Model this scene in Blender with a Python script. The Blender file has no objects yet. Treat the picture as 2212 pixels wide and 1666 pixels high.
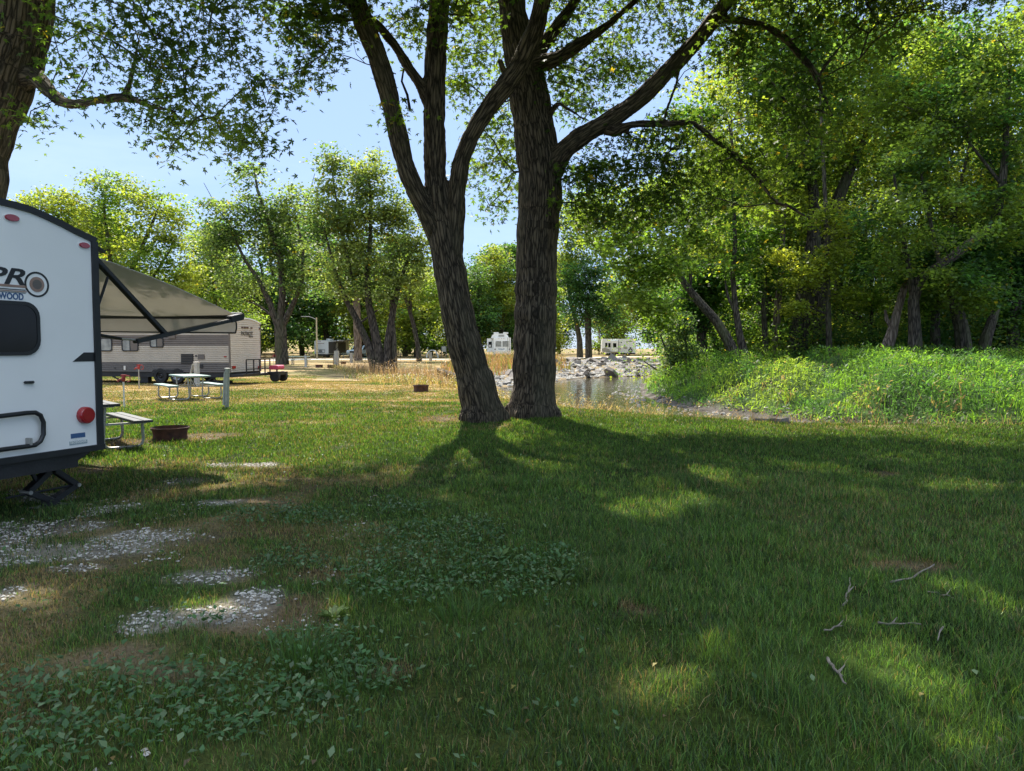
import bpy, math, random
import numpy as np
from mathutils import Vector, Matrix
R = math.radians
rng = np.random.default_rng(7)
random.seed(7)
scn = bpy.context.scene
col = scn.collection

# ---------------------------------------------------------------- camera
F, CX, CY, HOR, CAMH = 1550.0, 1106.0, 833.0, 750.0, 1.6      # working frame 2212 x 1666
PIT = math.atan((CY - HOR) / F)
cam_d = bpy.data.cameras.new('camera'); cam = bpy.data.objects.new('camera', cam_d); col.objects.link(cam)
cam.location = (0, 0, CAMH); cam.rotation_euler = (math.pi/2 - PIT, 0, 0)
cam_d.sensor_width = 36; cam_d.lens = 36 * F / 2212; cam_d.clip_end = 4000; cam_d.clip_start = 0.05
scn.camera = cam
# ---------------------------------------------------------------- sky, sun, exposure
SUN_EL, SUN_AZ = 50.0, -15.0           # azimuth from +Y, negative = towards -X
w = bpy.data.worlds.new("World"); scn.world = w; w.use_nodes = True
nt = w.node_tree
for n in list(nt.nodes): nt.nodes.remove(n)
sky = nt.nodes.new('ShaderNodeTexSky'); sky.sky_type = 'NISHITA'; sky.sun_disc = False
sky.sun_elevation = R(SUN_EL); sky.sun_rotation = R(SUN_AZ)
sky.air_density = 1.0; sky.dust_density = 0.15; sky.ozone_density = 2.6
bg = nt.nodes.new('ShaderNodeBackground'); bg.inputs[1].default_value = 0.14
wo = nt.nodes.new('ShaderNodeOutputWorld')
# thin high cloud veils mixed into the sky dome
tc = nt.nodes.new('ShaderNodeTexCoord'); mp = nt.nodes.new('ShaderNodeMapping'); mp.inputs['Scale'].default_value = (1.2, 1.2, 5.0)
cn = nt.nodes.new('ShaderNodeTexNoise'); cn.inputs['Scale'].default_value = 2.2; cn.inputs['Detail'].default_value = 6; cn.inputs['Roughness'].default_value = .6
cr = nt.nodes.new('ShaderNodeMapRange'); cr.inputs[1].default_value = .5; cr.inputs[2].default_value = .8; cr.inputs[3].default_value = 0; cr.inputs[4].default_value = .12
mx = nt.nodes.new('ShaderNodeMix'); mx.data_type = 'RGBA'; mx.inputs[7].default_value = (4.0, 4.3, 4.6, 1)
nt.links.new(tc.outputs['Generated'], mp.inputs[0]); nt.links.new(mp.outputs[0], cn.inputs[0]); nt.links.new(cn.outputs[0], cr.inputs[0])
m2_ = nt.nodes.new('ShaderNodeMix'); m2_.data_type = 'RGBA'; m2_.inputs[0].default_value = .90   # clear blue air low down; unseen sky overhead brightened as added fill light
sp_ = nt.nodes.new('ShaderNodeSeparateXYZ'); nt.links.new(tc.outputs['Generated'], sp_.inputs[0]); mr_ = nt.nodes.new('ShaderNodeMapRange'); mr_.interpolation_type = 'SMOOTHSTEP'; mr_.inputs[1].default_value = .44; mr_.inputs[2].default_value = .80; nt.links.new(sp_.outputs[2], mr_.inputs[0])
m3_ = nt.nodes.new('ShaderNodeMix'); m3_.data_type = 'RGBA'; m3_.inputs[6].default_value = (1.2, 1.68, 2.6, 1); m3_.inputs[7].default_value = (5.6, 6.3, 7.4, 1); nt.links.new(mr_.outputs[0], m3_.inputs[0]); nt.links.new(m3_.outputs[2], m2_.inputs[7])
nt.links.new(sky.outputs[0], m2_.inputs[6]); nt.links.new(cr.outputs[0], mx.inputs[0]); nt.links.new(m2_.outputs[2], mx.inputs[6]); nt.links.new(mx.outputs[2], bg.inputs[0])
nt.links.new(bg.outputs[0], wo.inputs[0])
sl = bpy.data.lights.new('sun', 'SUN'); sl.energy = 4.1; sl.angle = R(0.53); sl.color = (1, .93, .82)
so = bpy.data.objects.new('sun', sl); col.objects.link(so)
SD = Vector((math.sin(R(SUN_AZ)) * math.cos(R(SUN_EL)), math.cos(R(SUN_AZ)) * math.cos(R(SUN_EL)), math.sin(R(SUN_EL))))
so.rotation_euler = SD.to_track_quat('Z', 'Y').to_euler(); so.location = SD * 60
vs = scn.view_settings; vs.view_transform = 'Standard'; vs.look = 'None'; vs.gamma = 1; vs.use_curve_mapping = False
vs.exposure = 1.5
cy = scn.cycles
cy.max_bounces = 6; cy.diffuse_bounces = 4; cy.glossy_bounces = 2; cy.transmission_bounces = 4; cy.transparent_max_bounces = 4; cy.volume_bounces = 0
cy.use_adaptive_sampling = True; cy.adaptive_threshold = 0.008; cy.use_denoising = True; cy.denoising_prefilter = 'NONE'; cy.denoising_input_passes = 'RGB_ALBEDO_NORMAL'
cy.sample_clamp_indirect = 6

# ---------------------------------------------------------------- projection helpers (photo pixel -> point on real surfaces)
def ray(px, py):
    a, b = (px - CX) / F, -(py - CY) / F
    d = Vector((a, math.cos(PIT) + b * math.sin(PIT), -math.sin(PIT) + b * math.cos(PIT)))
    return d / d.y
def at(px, py, Y): r = ray(px, py); return Vector((r.x * Y, Y, CAMH + r.z * Y))
def G(px, py, z=0.0): r = ray(px, py); return at(px, py, (z - CAMH) / r.z)
def onp(px, py, p, n):
    r = ray(px, py); o = Vector((0, 0, CAMH)); return o + r * ((Vector(p) - o).dot(Vector(n)) / r.dot(Vector(n)))
def proj(P):
    P = np.asarray(P, float); x, y, z = P[..., 0], P[..., 1], P[..., 2] - CAMH
    dep = y * math.cos(PIT) - z * math.sin(PIT); up = y * math.sin(PIT) + z * math.cos(PIT)
    dep = np.where(dep < .05, .05, dep)
    return CX + F * x / dep, CY - F * up / dep

# ---------------------------------------------------------------- noise
def _h(ix, iy, iz, s):
    n = (ix.astype(np.uint32) * np.uint32(374761393) + iy.astype(np.uint32) * np.uint32(668265263) + iz.astype(np.uint32) * np.uint32(2147483647 & 1274126177) + np.uint32(s * 7919 + 13))
    n = (n ^ (n >> np.uint32(13))) * np.uint32(1274126177); n = n ^ (n >> np.uint32(16))
    return (n & np.uint32(0xffffff)) / float(0xffffff)
def vn(x, y, z=None, s=0):
    x = np.asarray(x, float); y = np.asarray(y, float); z = np.zeros_like(x) if z is None else np.asarray(z, float)
    x = x + 5000; y = y + 5000; z = z + 5000
    ix, iy, iz = np.floor(x).astype(np.int64), np.floor(y).astype(np.int64), np.floor(z).astype(np.int64)
    fx, fy, fz = x - ix, y - iy, z - iz
    fx, fy, fz = fx*fx*(3-2*fx), fy*fy*(3-2*fy), fz*fz*(3-2*fz); r = 0
    for a in (0, 1):
        for b in (0, 1):
            for c in (0, 1):
                r = r + _h(ix+a, iy+b, iz+c, s) * (fx if a else 1-fx) * (fy if b else 1-fy) * (fz if c else 1-fz)
    return r
def fbm(x, y, z=None, s=0, o=4):
    t, a, n = 0, .5, 0
    for k in range(o):
        f = 2.03 ** k; t = t + a * vn(np.asarray(x)*f, np.asarray(y)*f, None if z is None else np.asarray(z)*f, s+k); n += a; a *= .5
    return t / n
def sst(a, b, x): t = np.clip((x-a)/(b-a), 0, 1); return t*t*(3-2*t)

# ---------------------------------------------------------------- object helpers
def link(name, data, parent=None):
    o = bpy.data.objects.new(name, data); col.objects.link(o)
    if parent is not None: o.parent = parent
    return o
def tag(o, label=None, cat=None, group=None, kind=None):
    if label: o['label'] = label
    if cat: o['category'] = cat
    if group: o['group'] = group
    if kind: o['kind'] = kind
    return o
def thing(name, label, cat, loc=(0,0,0), rz=0, group=None, scale=None):
    o = link(name, None); o.location = loc; o.rotation_euler = (0, 0, rz)
    if scale: o.scale = (scale,)*3
    return tag(o, label, cat, group)
def qmesh(name, V, Q, mat, C=None, smooth=False, T=None):
    """fast mesh from arrays: quads Q (n,4) and/or tris T"""
    me = bpy.data.meshes.new(name); V = np.asarray(V, np.float32)
    me.vertices.add(len(V)); me.vertices.foreach_set('co', V.ravel())
    parts, tot = [], []
    if Q is not None and len(Q): parts.append(np.asarray(Q, np.int32).ravel()); tot.append(np.full(len(Q), 4, np.int32))
    if T is not None and len(T): parts.append(np.asarray(T, np.int32).ravel()); tot.append(np.full(len(T), 3, np.int32))
    L = np.concatenate(parts); tt = np.concatenate(tot); st = np.concatenate(([0], np.cumsum(tt)[:-1])).astype(np.int32)
    me.loops.add(len(L)); me.loops.foreach_set('vertex_index', L)
    me.polygons.add(len(tt)); me.polygons.foreach_set('loop_start', st); me.polygons.foreach_set('loop_total', tt)
    if smooth: me.polygons.foreach_set('use_smooth', np.ones(len(tt), bool))
    if C is not None:
        a = me.color_attributes.new('Col', 'FLOAT_COLOR', 'POINT'); C = np.asarray(C, np.float32)
        if C.shape[1] == 3: C = np.concatenate([C, np.ones((len(C), 1), np.float32)], 1)
        a.data.foreach_set('color', C.ravel())
    me.update(calc_edges=True)
    if mat: me.materials.append(mat)
    return me
class MB:
    """collects closed shapes and links them as one mesh"""
    def __init__(s): s.v = []; s.f = []
    def add(s, v, f):
        n = len(s.v); s.v += [tuple(q) for q in v]; s.f += [tuple(n+i for i in q) for q in f]; return s
    def box(s, a, b, bev=0):
        x0, x1 = sorted((a[0], b[0])); y0, y1 = sorted((a[1], b[1])); z0, z1 = sorted((a[2], b[2]))
        return s.add([(x0,y0,z0),(x1,y0,z0),(x1,y1,z0),(x0,y1,z0),(x0,y0,z1),(x1,y0,z1),(x1,y1,z1),(x0,y1,z1)],
                     [(0,3,2,1),(4,5,6,7),(0,1,5,4),(1,2,6,5),(2,3,7,6),(3,0,4,7)])
    def tube(s, pts, rad, n=8, cap=True):
        pts = [Vector(p) for p in pts]; rad = rad if hasattr(rad, '__len__') else [rad]*len(pts)
        d = (pts[1]-pts[0]).normalized(); a = d.orthogonal().normalized(); V = []; Fc = []
        for i, p in enumerate(pts):
            if 0 < i < len(pts)-1: d = (pts[i+1]-pts[i-1]).normalized()
            elif i: d = (pts[i]-pts[i-1]).normalized()
            a = (a - d*a.dot(d)).normalized(); b = d.cross(a)
            for k in range(n):
                t = 2*math.pi*k/n; V.append(p + (a*math.cos(t)+b*math.sin(t))*rad[i])
        for i in range(len(pts)-1):
            for k in range(n): Fc.append((i*n+k, i*n+(k+1)%n, (i+1)*n+(k+1)%n, (i+1)*n+k))
        if cap: Fc.append(tuple(range(n-1, -1, -1))); Fc.append(tuple((len(pts)-1)*n+k for k in range(n)))
        return s.add(V, Fc)
    def bar(s, p, q, w, h=None, up=(0,0,1)):
        p, q = Vector(p), Vector(q); d = (q-p).normalized(); h = h or w
        a = d.cross(Vector(up));  a = a.normalized() if a.length > 1e-4 else d.orthogonal().normalized(); b = a.cross(d)
        V = [o + a*x*w/2 + b*y*h/2 for o in (p, q) for x, y in ((-1,-1),(1,-1),(1,1),(-1,1))]
        return s.add(V, [(3,2,1,0),(4,5,6,7),(0,1,5,4),(1,2,6,5),(2,3,7,6),(3,0,4,7)])
    def prism(s, poly, axis, a, b):
        """poly in the two other axes (order x,y,z without axis), extruded from a to b"""
        def P(u, v, t): return {0:(t,u,v), 1:(u,t,v), 2:(u,v,t)}[axis]
        n = len(poly); V = [P(u, v, a) for u, v in poly] + [P(u, v, b) for u, v in poly]
        return s.add(V, [tuple(range(n-1,-1,-1)), tuple(range(n, 2*n))] + [(i, (i+1)%n, (i+1)%n+n, i+n) for i in range(n)])
    def lathe(s, prof, n=24, c=(0,0,0), axis=2, closed=False):
        V = []; Fc = []; m = len(prof)
        for k in range(n):
            t = 2*math.pi*k/n
            for r, z in prof:
                q = (r*math.cos(t), r*math.sin(t), z) if axis == 2 else (z, r*math.cos(t), r*math.sin(t)) if axis == 0 else (r*math.cos(t), z, r*math.sin(t))
                V.append((c[0]+q[0], c[1]+q[1], c[2]+q[2]))
        for k in range(n):
            k2 = (k+1) % n
            for i in range(m if closed else m-1): Fc.append((k*m+i, k2*m+i, k2*m+(i+1)%m, k*m+(i+1)%m))
        return s.add(V, Fc)
    def frame(s, poly, w, y0, y1):
        """ring strip following a closed polygon (x,z), inset by w"""
        cx = sum(p[0] for p in poly)/len(poly); cz = sum(p[1] for p in poly)/len(poly)
        xs = max(abs(p[0]-cx) for p in poly); zs = max(abs(p[1]-cz) for p in poly)
        inn = [(cx+(p[0]-cx)*(1-w/xs), cz+(p[1]-cz)*(1-w/zs)) for p in poly]; n = len(poly)
        V = [(p[0],y0,p[1]) for p in poly]+[(p[0],y0,p[1]) for p in inn]+[(p[0],y1,p[1]) for p in poly]+[(p[0],y1,p[1]) for p in inn]
        Fc = []
        for i in range(n):
            j = (i+1) % n
            Fc += [(i,j,n+j,n+i),(2*n+j,2*n+i,3*n+i,3*n+j),(i,2*n+i,2*n+j,j),(n+j,3*n+j,3*n+i,n+i)]
        return s.add(V, Fc)
    def mesh(s, name, mat, smooth=False, bevel=0):
        me = bpy.data.meshes.new(name); me.from_pydata(s.v, [], s.f)
        import bmesh
        bm = bmesh.new(); bm.from_mesh(me); bmesh.ops.recalc_face_normals(bm, faces=bm.faces)
        if bevel: bmesh.ops.bevel(bm, geom=[e for e in bm.edges if len(e.link_faces) == 2 and e.calc_face_angle(0) > .6], offset=bevel, segments=2, affect='EDGES')
        bm.to_mesh(me); bm.free()
        if smooth:
            me.polygons.foreach_set('use_smooth', [True]*len(me.polygons))
            me.set_sharp_from_angle(angle=R(40))
        if mat: me.materials.append(mat)
        return me
    def build(s, name, mat, parent=None, smooth=False, bevel=0, label=None):
        o = link(name, s.mesh(name, mat, smooth, bevel), parent)
        if label: o['label'] = label
        return o
def rrect(x0, z0, x1, z1, r, n=5):
    P = []
    for cx, cz, a in ((x1-r,z1-r,0),(x0+r,z1-r,90),(x0+r,z0+r,180),(x1-r,z0+r,270)):
        for k in range(n+1): t = R(a+90*k/n); P.append((cx+r*math.cos(t), cz+r*math.sin(t)))
    return P

# ---------------------------------------------------------------- materials
def nmat(name):
    m = bpy.data.materials.new(name); m.use_nodes = True; t = m.node_tree
    return m, t, t.nodes['Principled BSDF']
def paint(name, c, rough=.5, metal=0, var=.12, scale=6, bump=0.0, spec=.5, coat=0, dirt=None, bscale=None):
    """plain procedural surface: base colour broken up by noise, optional bump and dirt tint"""
    m, t, b = nmat(name); N = t.nodes; L = t.links
    tc = N.new('ShaderNodeTexCoord'); no = N.new('ShaderNodeTexNoise'); no.inputs['Scale'].default_value = scale; no.inputs['Detail'].default_value = 5
    L.new(tc.outputs['Object'], no.inputs[0])
    rp = N.new('ShaderNodeValToRGB'); e = rp.color_ramp.elements
    e[0].position = .3; e[1].position = .7
    d = dirt or tuple(v*(1-var*1.6) for v in c); e[0].color = (*d, 1); e[1].color = (*[min(1, v*(1+var*.4)) for v in c], 1)
    L.new(no.outputs[0], rp.inputs[0]); L.new(rp.outputs[0], b.inputs['Base Color'])
    b.inputs['Roughness'].default_value = rough; b.inputs['Metallic'].default_value = metal; b.inputs['Specular IOR Level'].default_value = spec
    b.inputs['Coat Weight'].default_value = coat
    if bump:
        n2 = N.new('ShaderNodeTexNoise'); n2.inputs['Scale'].default_value = bscale or scale*6; n2.inputs['Detail'].default_value = 6
        L.new(tc.outputs['Object'], n2.inputs[0]); bp = N.new('ShaderNodeBump'); bp.inputs['Strength'].default_value = bump; bp.inputs['Distance'].default_value = .02
        L.new(n2.outputs[0], bp.inputs['Height']); L.new(bp.outputs[0], b.inputs['Normal'])
    return m
def leafmat(name, trans=.45, rough=.55, tw=(1.35, 1.3, .55)):
    m, t, b = nmat(name); N = t.nodes; L = t.links
    a = N.new('ShaderNodeAttribute'); a.attribute_name = 'Col'
    L.new(a.outputs['Color'], b.inputs['Base Color']); b.inputs['Roughness'].default_value = rough; b.inputs['Specular IOR Level'].default_value = .35
    tr = N.new('ShaderNodeBsdfTranslucent'); mu = N.new('ShaderNodeMix'); mu.data_type = 'RGBA'; mu.blend_type = 'MULTIPLY'; mu.inputs[0].default_value = 1
    mu.inputs[7].default_value = (*tw, 1); L.new(a.outputs['Color'], mu.inputs[6]); L.new(mu.outputs[2], tr.inputs[0])
    ms = N.new('ShaderNodeMixShader'); ms.inputs[0].default_value = trans
    L.new(b.outputs[0], ms.inputs[1]); L.new(tr.outputs[0], ms.inputs[2]); L.new(ms.outputs[0], N['Material Output'].inputs[0])
    return m
def barkmat(name, dark, light, attr=None, sc=14, moss=(.09,.10,.045), bump=.9, zs=.14):
    m, t, b = nmat(name); N = t.nodes; L = t.links
    if attr: a = N.new('ShaderNodeAttribute'); a.attribute_name = attr; src = a.outputs['Vector']
    else:
        tc = N.new('ShaderNodeTexCoord'); mp = N.new('ShaderNodeMapping'); mp.inputs['Scale'].default_value = (1,1,zs); L.new(tc.outputs['Object'], mp.inputs[0]); src = mp.outputs[0]
    n1 = N.new('ShaderNodeTexNoise'); n1.inputs['Scale'].default_value = sc; n1.inputs['Detail'].default_value = 7; n1.inputs['Roughness'].default_value = .65; n1.inputs['Distortion'].default_value = .4
    vo = N.new('ShaderNodeTexVoronoi'); vo.feature = 'DISTANCE_TO_EDGE'; vo.inputs['Scale'].default_value = sc*1.1
    L.new(src, n1.inputs[0])
    ad = N.new('ShaderNodeVectorMath'); ad.operation = 'MULTIPLY_ADD'; ad.inputs[1].default_value = (.06,.06,.06); L.new(n1.outputs[1], ad.inputs[0]); L.new(src, ad.inputs[2]); L.new(ad.outputs[0], vo.inputs[0])
    mr = N.new('ShaderNodeMapRange'); mr.inputs[1].default_value = 0; mr.inputs[2].default_value = .28; L.new(vo.outputs[0], mr.inputs[0])
    mm = N.new('ShaderNodeMath'); mm.operation = 'MULTIPLY'; L.new(mr.outputs[0], mm.inputs[0])
    m2 = N.new('ShaderNodeMapRange'); m2.inputs[1].default_value = .3; m2.inputs[2].default_value = .65; m2.inputs[3].default_value = .25; L.new(n1.outputs[0], m2.inputs[0]); L.new(m2.outputs[0], mm.inputs[1])
    rp = N.new('ShaderNodeValToRGB'); e = rp.color_ramp.elements; e[0].position = .03; e[0].color = (*dark, 1); e[1].position = .7; e[1].color = (*light, 1); L.new(mm.outputs[0], rp.inputs[0])
    n3 = N.new('ShaderNodeTexNoise'); n3.inputs['Scale'].default_value = 1.7; n3.inputs['Detail'].default_value = 3; L.new(src, n3.inputs[0])
    m3 = N.new('ShaderNodeMapRange'); m3.inputs[1].default_value = .48; m3.inputs[2].default_value = .68; m3.inputs[4].default_value = .5; L.new(n3.outputs[0], m3.inputs[0])
    mi = N.new('ShaderNodeMix'); mi.data_type = 'RGBA'; mi.blend_type = 'MIX'; mi.inputs[7].default_value = (*moss, 1); L.new(m3.outputs[0], mi.inputs[0]); L.new(rp.outputs[0], mi.inputs[6])
    L.new(mi.outputs[2], b.inputs['Base Color']); b.inputs['Roughness'].default_value = .9; b.inputs['Specular IOR Level'].default_value = .2
    bp = N.new('ShaderNodeBump'); bp.inputs['Strength'].default_value = bump; bp.inputs['Distance'].default_value = .03
    L.new(mm.outputs[0], bp.inputs['Height']); L.new(bp.outputs[0], b.inputs['Normal'])
    return m
M = {}
M['leaf'] = leafmat('maple_leaves', .62, tw=(1.75,1.65,.7)); M['leaf_far'] = leafmat('far_leaves', .58, tw=(1.65,1.55,.7)); M['grass'] = leafmat('grass_blades', .42, .45, (1.4,1.4,.6))
M['bark_near'] = barkmat('furrowed_bark', (.022,.017,.013), (.195,.148,.102), 'bark', 17, moss=(.115,.10,.062), bump=.75)
M['bark'] = barkmat('bark', (.018,.015,.012), (.12,.10,.08), None, 9, bump=.6)
M['bark_pale'] = barkmat('pale_bark', (.07,.05,.04), (.30,.235,.19), None, 7, moss=(.2,.16,.12), bump=.6)
M['white'] = paint('white_fibreglass', (.79,.785,.75), .35, var=.03, scale=1.5, spec=.5)
M['black'] = paint('black_trim', (.014,.015,.017), .45, var=.3)
M['steel_black'] = paint('black_painted_steel', (.018,.018,.02), .5, var=.3, bump=.15)
M['glass'] = paint('dark_glass', (.010,.011,.012), .12, var=.3, scale=2, spec=.22)
M['glass_grey'] = paint('curtained_glass', (.30,.30,.27), .15, var=.35, scale=3, spec=.8)
M['red'] = paint('red_lens', (.33,.012,.018), .2, var=.1, coat=.5)
M['canvas'] = paint('awning_canvas', (.52,.50,.47), .85, var=.06, scale=3)
M['cream'] = paint('cream_siding', (.42,.365,.29), .5, var=.06, scale=2)
M['taupe'] = paint('taupe_siding', (.14,.115,.095), .5, var=.08, scale=2)
M['dkgrey'] = paint('slate_siding', (.115,.10,.088), .5, var=.08, scale=2)
M['lite'] = paint('pale_siding', (.52,.46,.38), .5, var=.05, scale=2)
M['rust'] = paint('rusty_steel', (.105,.040,.024), .85, var=.3, scale=9, bump=.4, dirt=(.035,.018,.013))
M['galv'] = paint('galvanised_pipe', (.42,.41,.38), .45, .6, var=.15, scale=12)
M['tablegreen'] = paint('green_plank', (.20,.30,.26), .6, var=.15, scale=5)
M['darkplank'] = paint('dark_plank', (.035,.04,.04), .55, var=.3, scale=5)
M['whiteplank'] = paint('weathered_pale_plank', (.42,.42,.38), .7, var=.15, scale=5)
M['postwood'] = paint('grey_painted_post', (.40,.40,.34), .8, var=.15, scale=8, bump=.2)
M['woodpole'] = paint('brown_pole', (.24,.13,.075), .85, var=.2, scale=5)
M['lamppole'] = paint('tan_pole', (.42,.35,.22), .75, var=.1)
M['hydrant'] = paint('red_enamel', (.38,.035,.03), .5, var=.3, scale=14)
M['rubber'] = paint('tyre_rubber', (.018,.018,.018), .85, var=.2)
M['rim'] = paint('wheel_rim', (.32,.32,.32), .35, .8, var=.15)
M['rimdark'] = paint('black_rim', (.03,.03,.032), .4, .5, var=.15)
M['stone'] = paint('gravel_stone', (.46,.455,.43), .85, var=.22, scale=3, bump=.3)
M['slab'] = paint('broken_concrete', (.23,.20,.175), .9, var=.28, scale=2.5, bump=.5, bscale=12)
M['slab2'] = paint('dark_rubble', (.19,.18,.17), .9, var=.25, scale=2.5, bump=.5, bscale=12)
M['stick'] = paint('dead_twig', (.21,.18,.145), .9, var=.3, scale=12, bump=.3)
M['truckblue'] = paint('pale_blue_car_paint', (.45,.55,.62), .25, var=.03, coat=.6)
M['silver'] = paint('silver_car_paint', (.40,.42,.42), .3, .4, var=.05, coat=.6)
M['beige'] = paint('beige_panel', (.70,.66,.58), .5, var=.05)
M['wire'] = paint('power_cable', (.25,.25,.26), .5, var=.05)
M['blue_mark'] = paint('blue_vinyl', (.04,.10,.22), .5, var=.1)
M['teal'] = paint('grey_sticker', (.35,.42,.43), .5, var=.15, scale=20)
M['pink'] = paint('pink_plastic', (.50,.06,.12), .5, var=.1)
M['tan'] = paint('bronze_vinyl', (.30,.19,.14), .4, var=.15)

def clothmat(name, c, k=.3):
    m = paint(name, c, .85, var=.06, scale=3); t = m.node_tree; tr = t.nodes.new('ShaderNodeBsdfTranslucent'); tr.inputs[0].default_value = (*c, 1); ms = t.nodes.new('ShaderNodeMixShader'); ms.inputs[0].default_value = k
    t.links.new(t.nodes['Principled BSDF'].outputs[0], ms.inputs[1]); t.links.new(tr.outputs[0], ms.inputs[2]); t.links.new(ms.outputs[0], t.nodes['Material Output'].inputs[0]); return m
M['canvas'] = clothmat('awning_canvas', (.72,.69,.645), .25)
# ---------------------------------------------------------------- terrain
WZ = -1.2
NEAR = [(100,16),(40,17),(18,17.5),(12,17.5),(7,18),(4.8,19.5),(3,22),(1.5,26),(-.5,33),(-2.5,40),(-3,44)]
FAR = [(-3,44),(-2,47),(-.5,50),(3,57),(6,64),(12,69),(20,75),(40,82),(100,88)]
RIGHT = [(100,80),(60,74),(30,68),(20,65),(13,61),(9.8,55),(8.6,48),(7.6,42),(7.5,36),(8.1,32),(9.4,29.5),(10.3,26.8),(11.5,24.8),(13,22.4),(18,21.2),(40,20.5),(100,20)]
def dseg(x, y, pl):
    d = np.full(np.shape(x), 1e9)
    for (ax, ay), (bx, by) in zip(pl[:-1], pl[1:]):
        vx, vy = bx-ax, by-ay; t = np.clip(((x-ax)*vx+(y-ay)*vy)/(vx*vx+vy*vy), 0, 1)
        d = np.minimum(d, np.hypot(x-ax-t*vx, y-ay-t*vy))
    return d
def inpoly(x, y, P):
    ins = np.zeros(np.shape(x), bool); n = len(P)
    for i in range(n):
        (x1, y1), (x2, y2) = P[i], P[(i+1) % n]
        if y1 == y2: continue
        c = ((y1 > y) != (y2 > y)) & (x < (x2-x1)*(y-y1)/(y2-y1)+x1); ins ^= c
    return ins
RIVER = NEAR + FAR[1:] + RIGHT
def terrain(x, y):
    """height, distances to the three shores, inside-river flag"""
    x = np.asarray(x, float); y = np.asarray(y, float)
    wob = (fbm(x*.5, y*.5, s=3, o=3)-.5)*1.2
    dn, df, dr = dseg(x, y, NEAR), dseg(x, y, FAR), dseg(x, y, RIGHT); ins = inpoly(x, y, RIVER)
    hn = -1.2*(1-sst(0, 3.3, dn+wob*.5*sst(0,1,dn)))
    hf = -1.2*(1-sst(-2, 20, df+wob*1.5)**.8)
    hr = -1.2+.35*sst(0, 1.2, dr)+1.45*sst(.3, 7+wob*2, dr)+(fbm(x*.35, y*.35, s=9, o=3)-.5)*1.7*sst(1.2, 4, dr)*(1-.6*sst(12, 22, dr)) - .35*sst(14, 40, dr)
    h = np.where((dn <= df) & (dn <= dr), hn, np.where(df <= dr, hf, hr))
    # a narrow mixed band where lawn side and far side meet
    k = (dn < 40) & (df < 40) & (x < 2); wgt = np.clip((df-dn)/8*.5+.5, 0, 1); h = np.where(k & (dr > 12), hn*wgt+hf*(1-wgt), h)
    h = np.where(ins, -1.2-.5*sst(0, 2, np.minimum(np.minimum(dn, df), dr)), h)
    dd = dseg(x, y, [(-3,43),(-7,52),(-13,63)]); h = np.minimum(h, h-.8*(1-sst(.5, 4.5, dd))*sst(44,47,y)*(~ins))
    h = np.where(h > -.02, h+(fbm(x*.6, y*.6, s=5, o=3)-.5)*.05*(1-sst(30, 60, np.hypot(x, y))), h)
    h = h + 3.2*np.exp(-(((x+62)/38)**2+((y-205)/28)**2)) + 5.0*np.exp(-(((x+130)/50)**2+((y-230)/60)**2))
    h = h - (fbm(x*5, y*5, s=25, o=2)-.5)*.03*(~ins)*(dn > 3)*(np.hypot(x, y) < 25)
    return h, dn, df, dr, ins
def H(x, y): return float(terrain(np.array([x]), np.array([y]))[0][0])

def gell(px, py, rx, ry):
    """ellipse on the lawn given by where it shows in the photo -> centre and half sizes in metres"""
    c = G(px, py); return c.x, c.y, rx/F*c.y, abs(G(px, py-ry).y-G(px, py+ry).y)/2
GRAV = [gell(*g) for g in [(60,1150,130,26),(300,1165,115,20),(255,1102,60,12),(400,1040,34,7),(445,1243,110,16),(60,1205,75,22),(160,1228,70,10),(20,1275,45,24),(520,1003,70,5),(430,1330,120,22),(330,1345,70,25),(560,1290,60,22),(180,1192,170,16),(470,1088,55,8),(100,1075,60,8)]]
BARE = [gell(*g) for g in [(1380,1322,34,9),(560,1330,140,38),(240,1420,140,22),(330,1460,90,24),(1900,1135,0.1,.1),(1960,1225,90,10),(850,1455,40,18),(560,1085,60,10),(700,1250,70,12),(1905,1022,34,6),(250,960,90,12),(440,945,60,8),(980,905,70,8),(200,1015,60,7)]]
def ellm(x, y, E, soft=.45):
    m = np.zeros(np.shape(x))
    for cx, cy_, a, b in E:
        if a < .05: continue
        d = np.hypot((x-cx)/a, (y-cy_)/b); m = np.maximum(m, 1-sst(1-soft, 1+soft, d+(fbm(x*3, y*3, s=31, o=3)-.5)*1.3))
    return m
def masks(x, y):
    """gravel, bare, dry (0..1) on the lawn"""
    r = np.hypot(x, y); n1 = fbm(x*.35, y*.35, s=41); n2 = fbm(x*1.3, y*1.3, s=47); n3 = fbm(x*.12+9, y*.2, s=44)
    gr = np.where(r < 16, ellm(x, y, GRAV), 0)
    leftish = sst(.2, -2.8, x) * (1-sst(9, 11, y))
    ba = np.maximum(np.where(r < 22, ellm(x, y, BARE), 0)*.9, leftish*sst(.5, .66, n2)*.45)
    dry = sst(17, 22, y+(n1-.5)*9)*(.64+.5*sst(.35,.6,n3))*(1-.7*sst(.45,.62,n1))
    dry = np.maximum(dry, .55*sst(.55,.7,n2)*sst(12,16,y)*(x < 0)); dry = np.maximum(dry, .12*sst(.5,.66,n1)); dry = np.maximum(dry, leftish*.28*sst(.42,.6,n2))
    return gr, ba, np.clip(dry, 0, 1)
LUSH = np.array([.056,.138,.022]); LUSH2 = np.array([.125,.185,.030]); DRY = np.array([.31,.215,.11]); SOIL = np.array([.115,.085,.055]); STRAW = np.array([.33,.25,.13])

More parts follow.
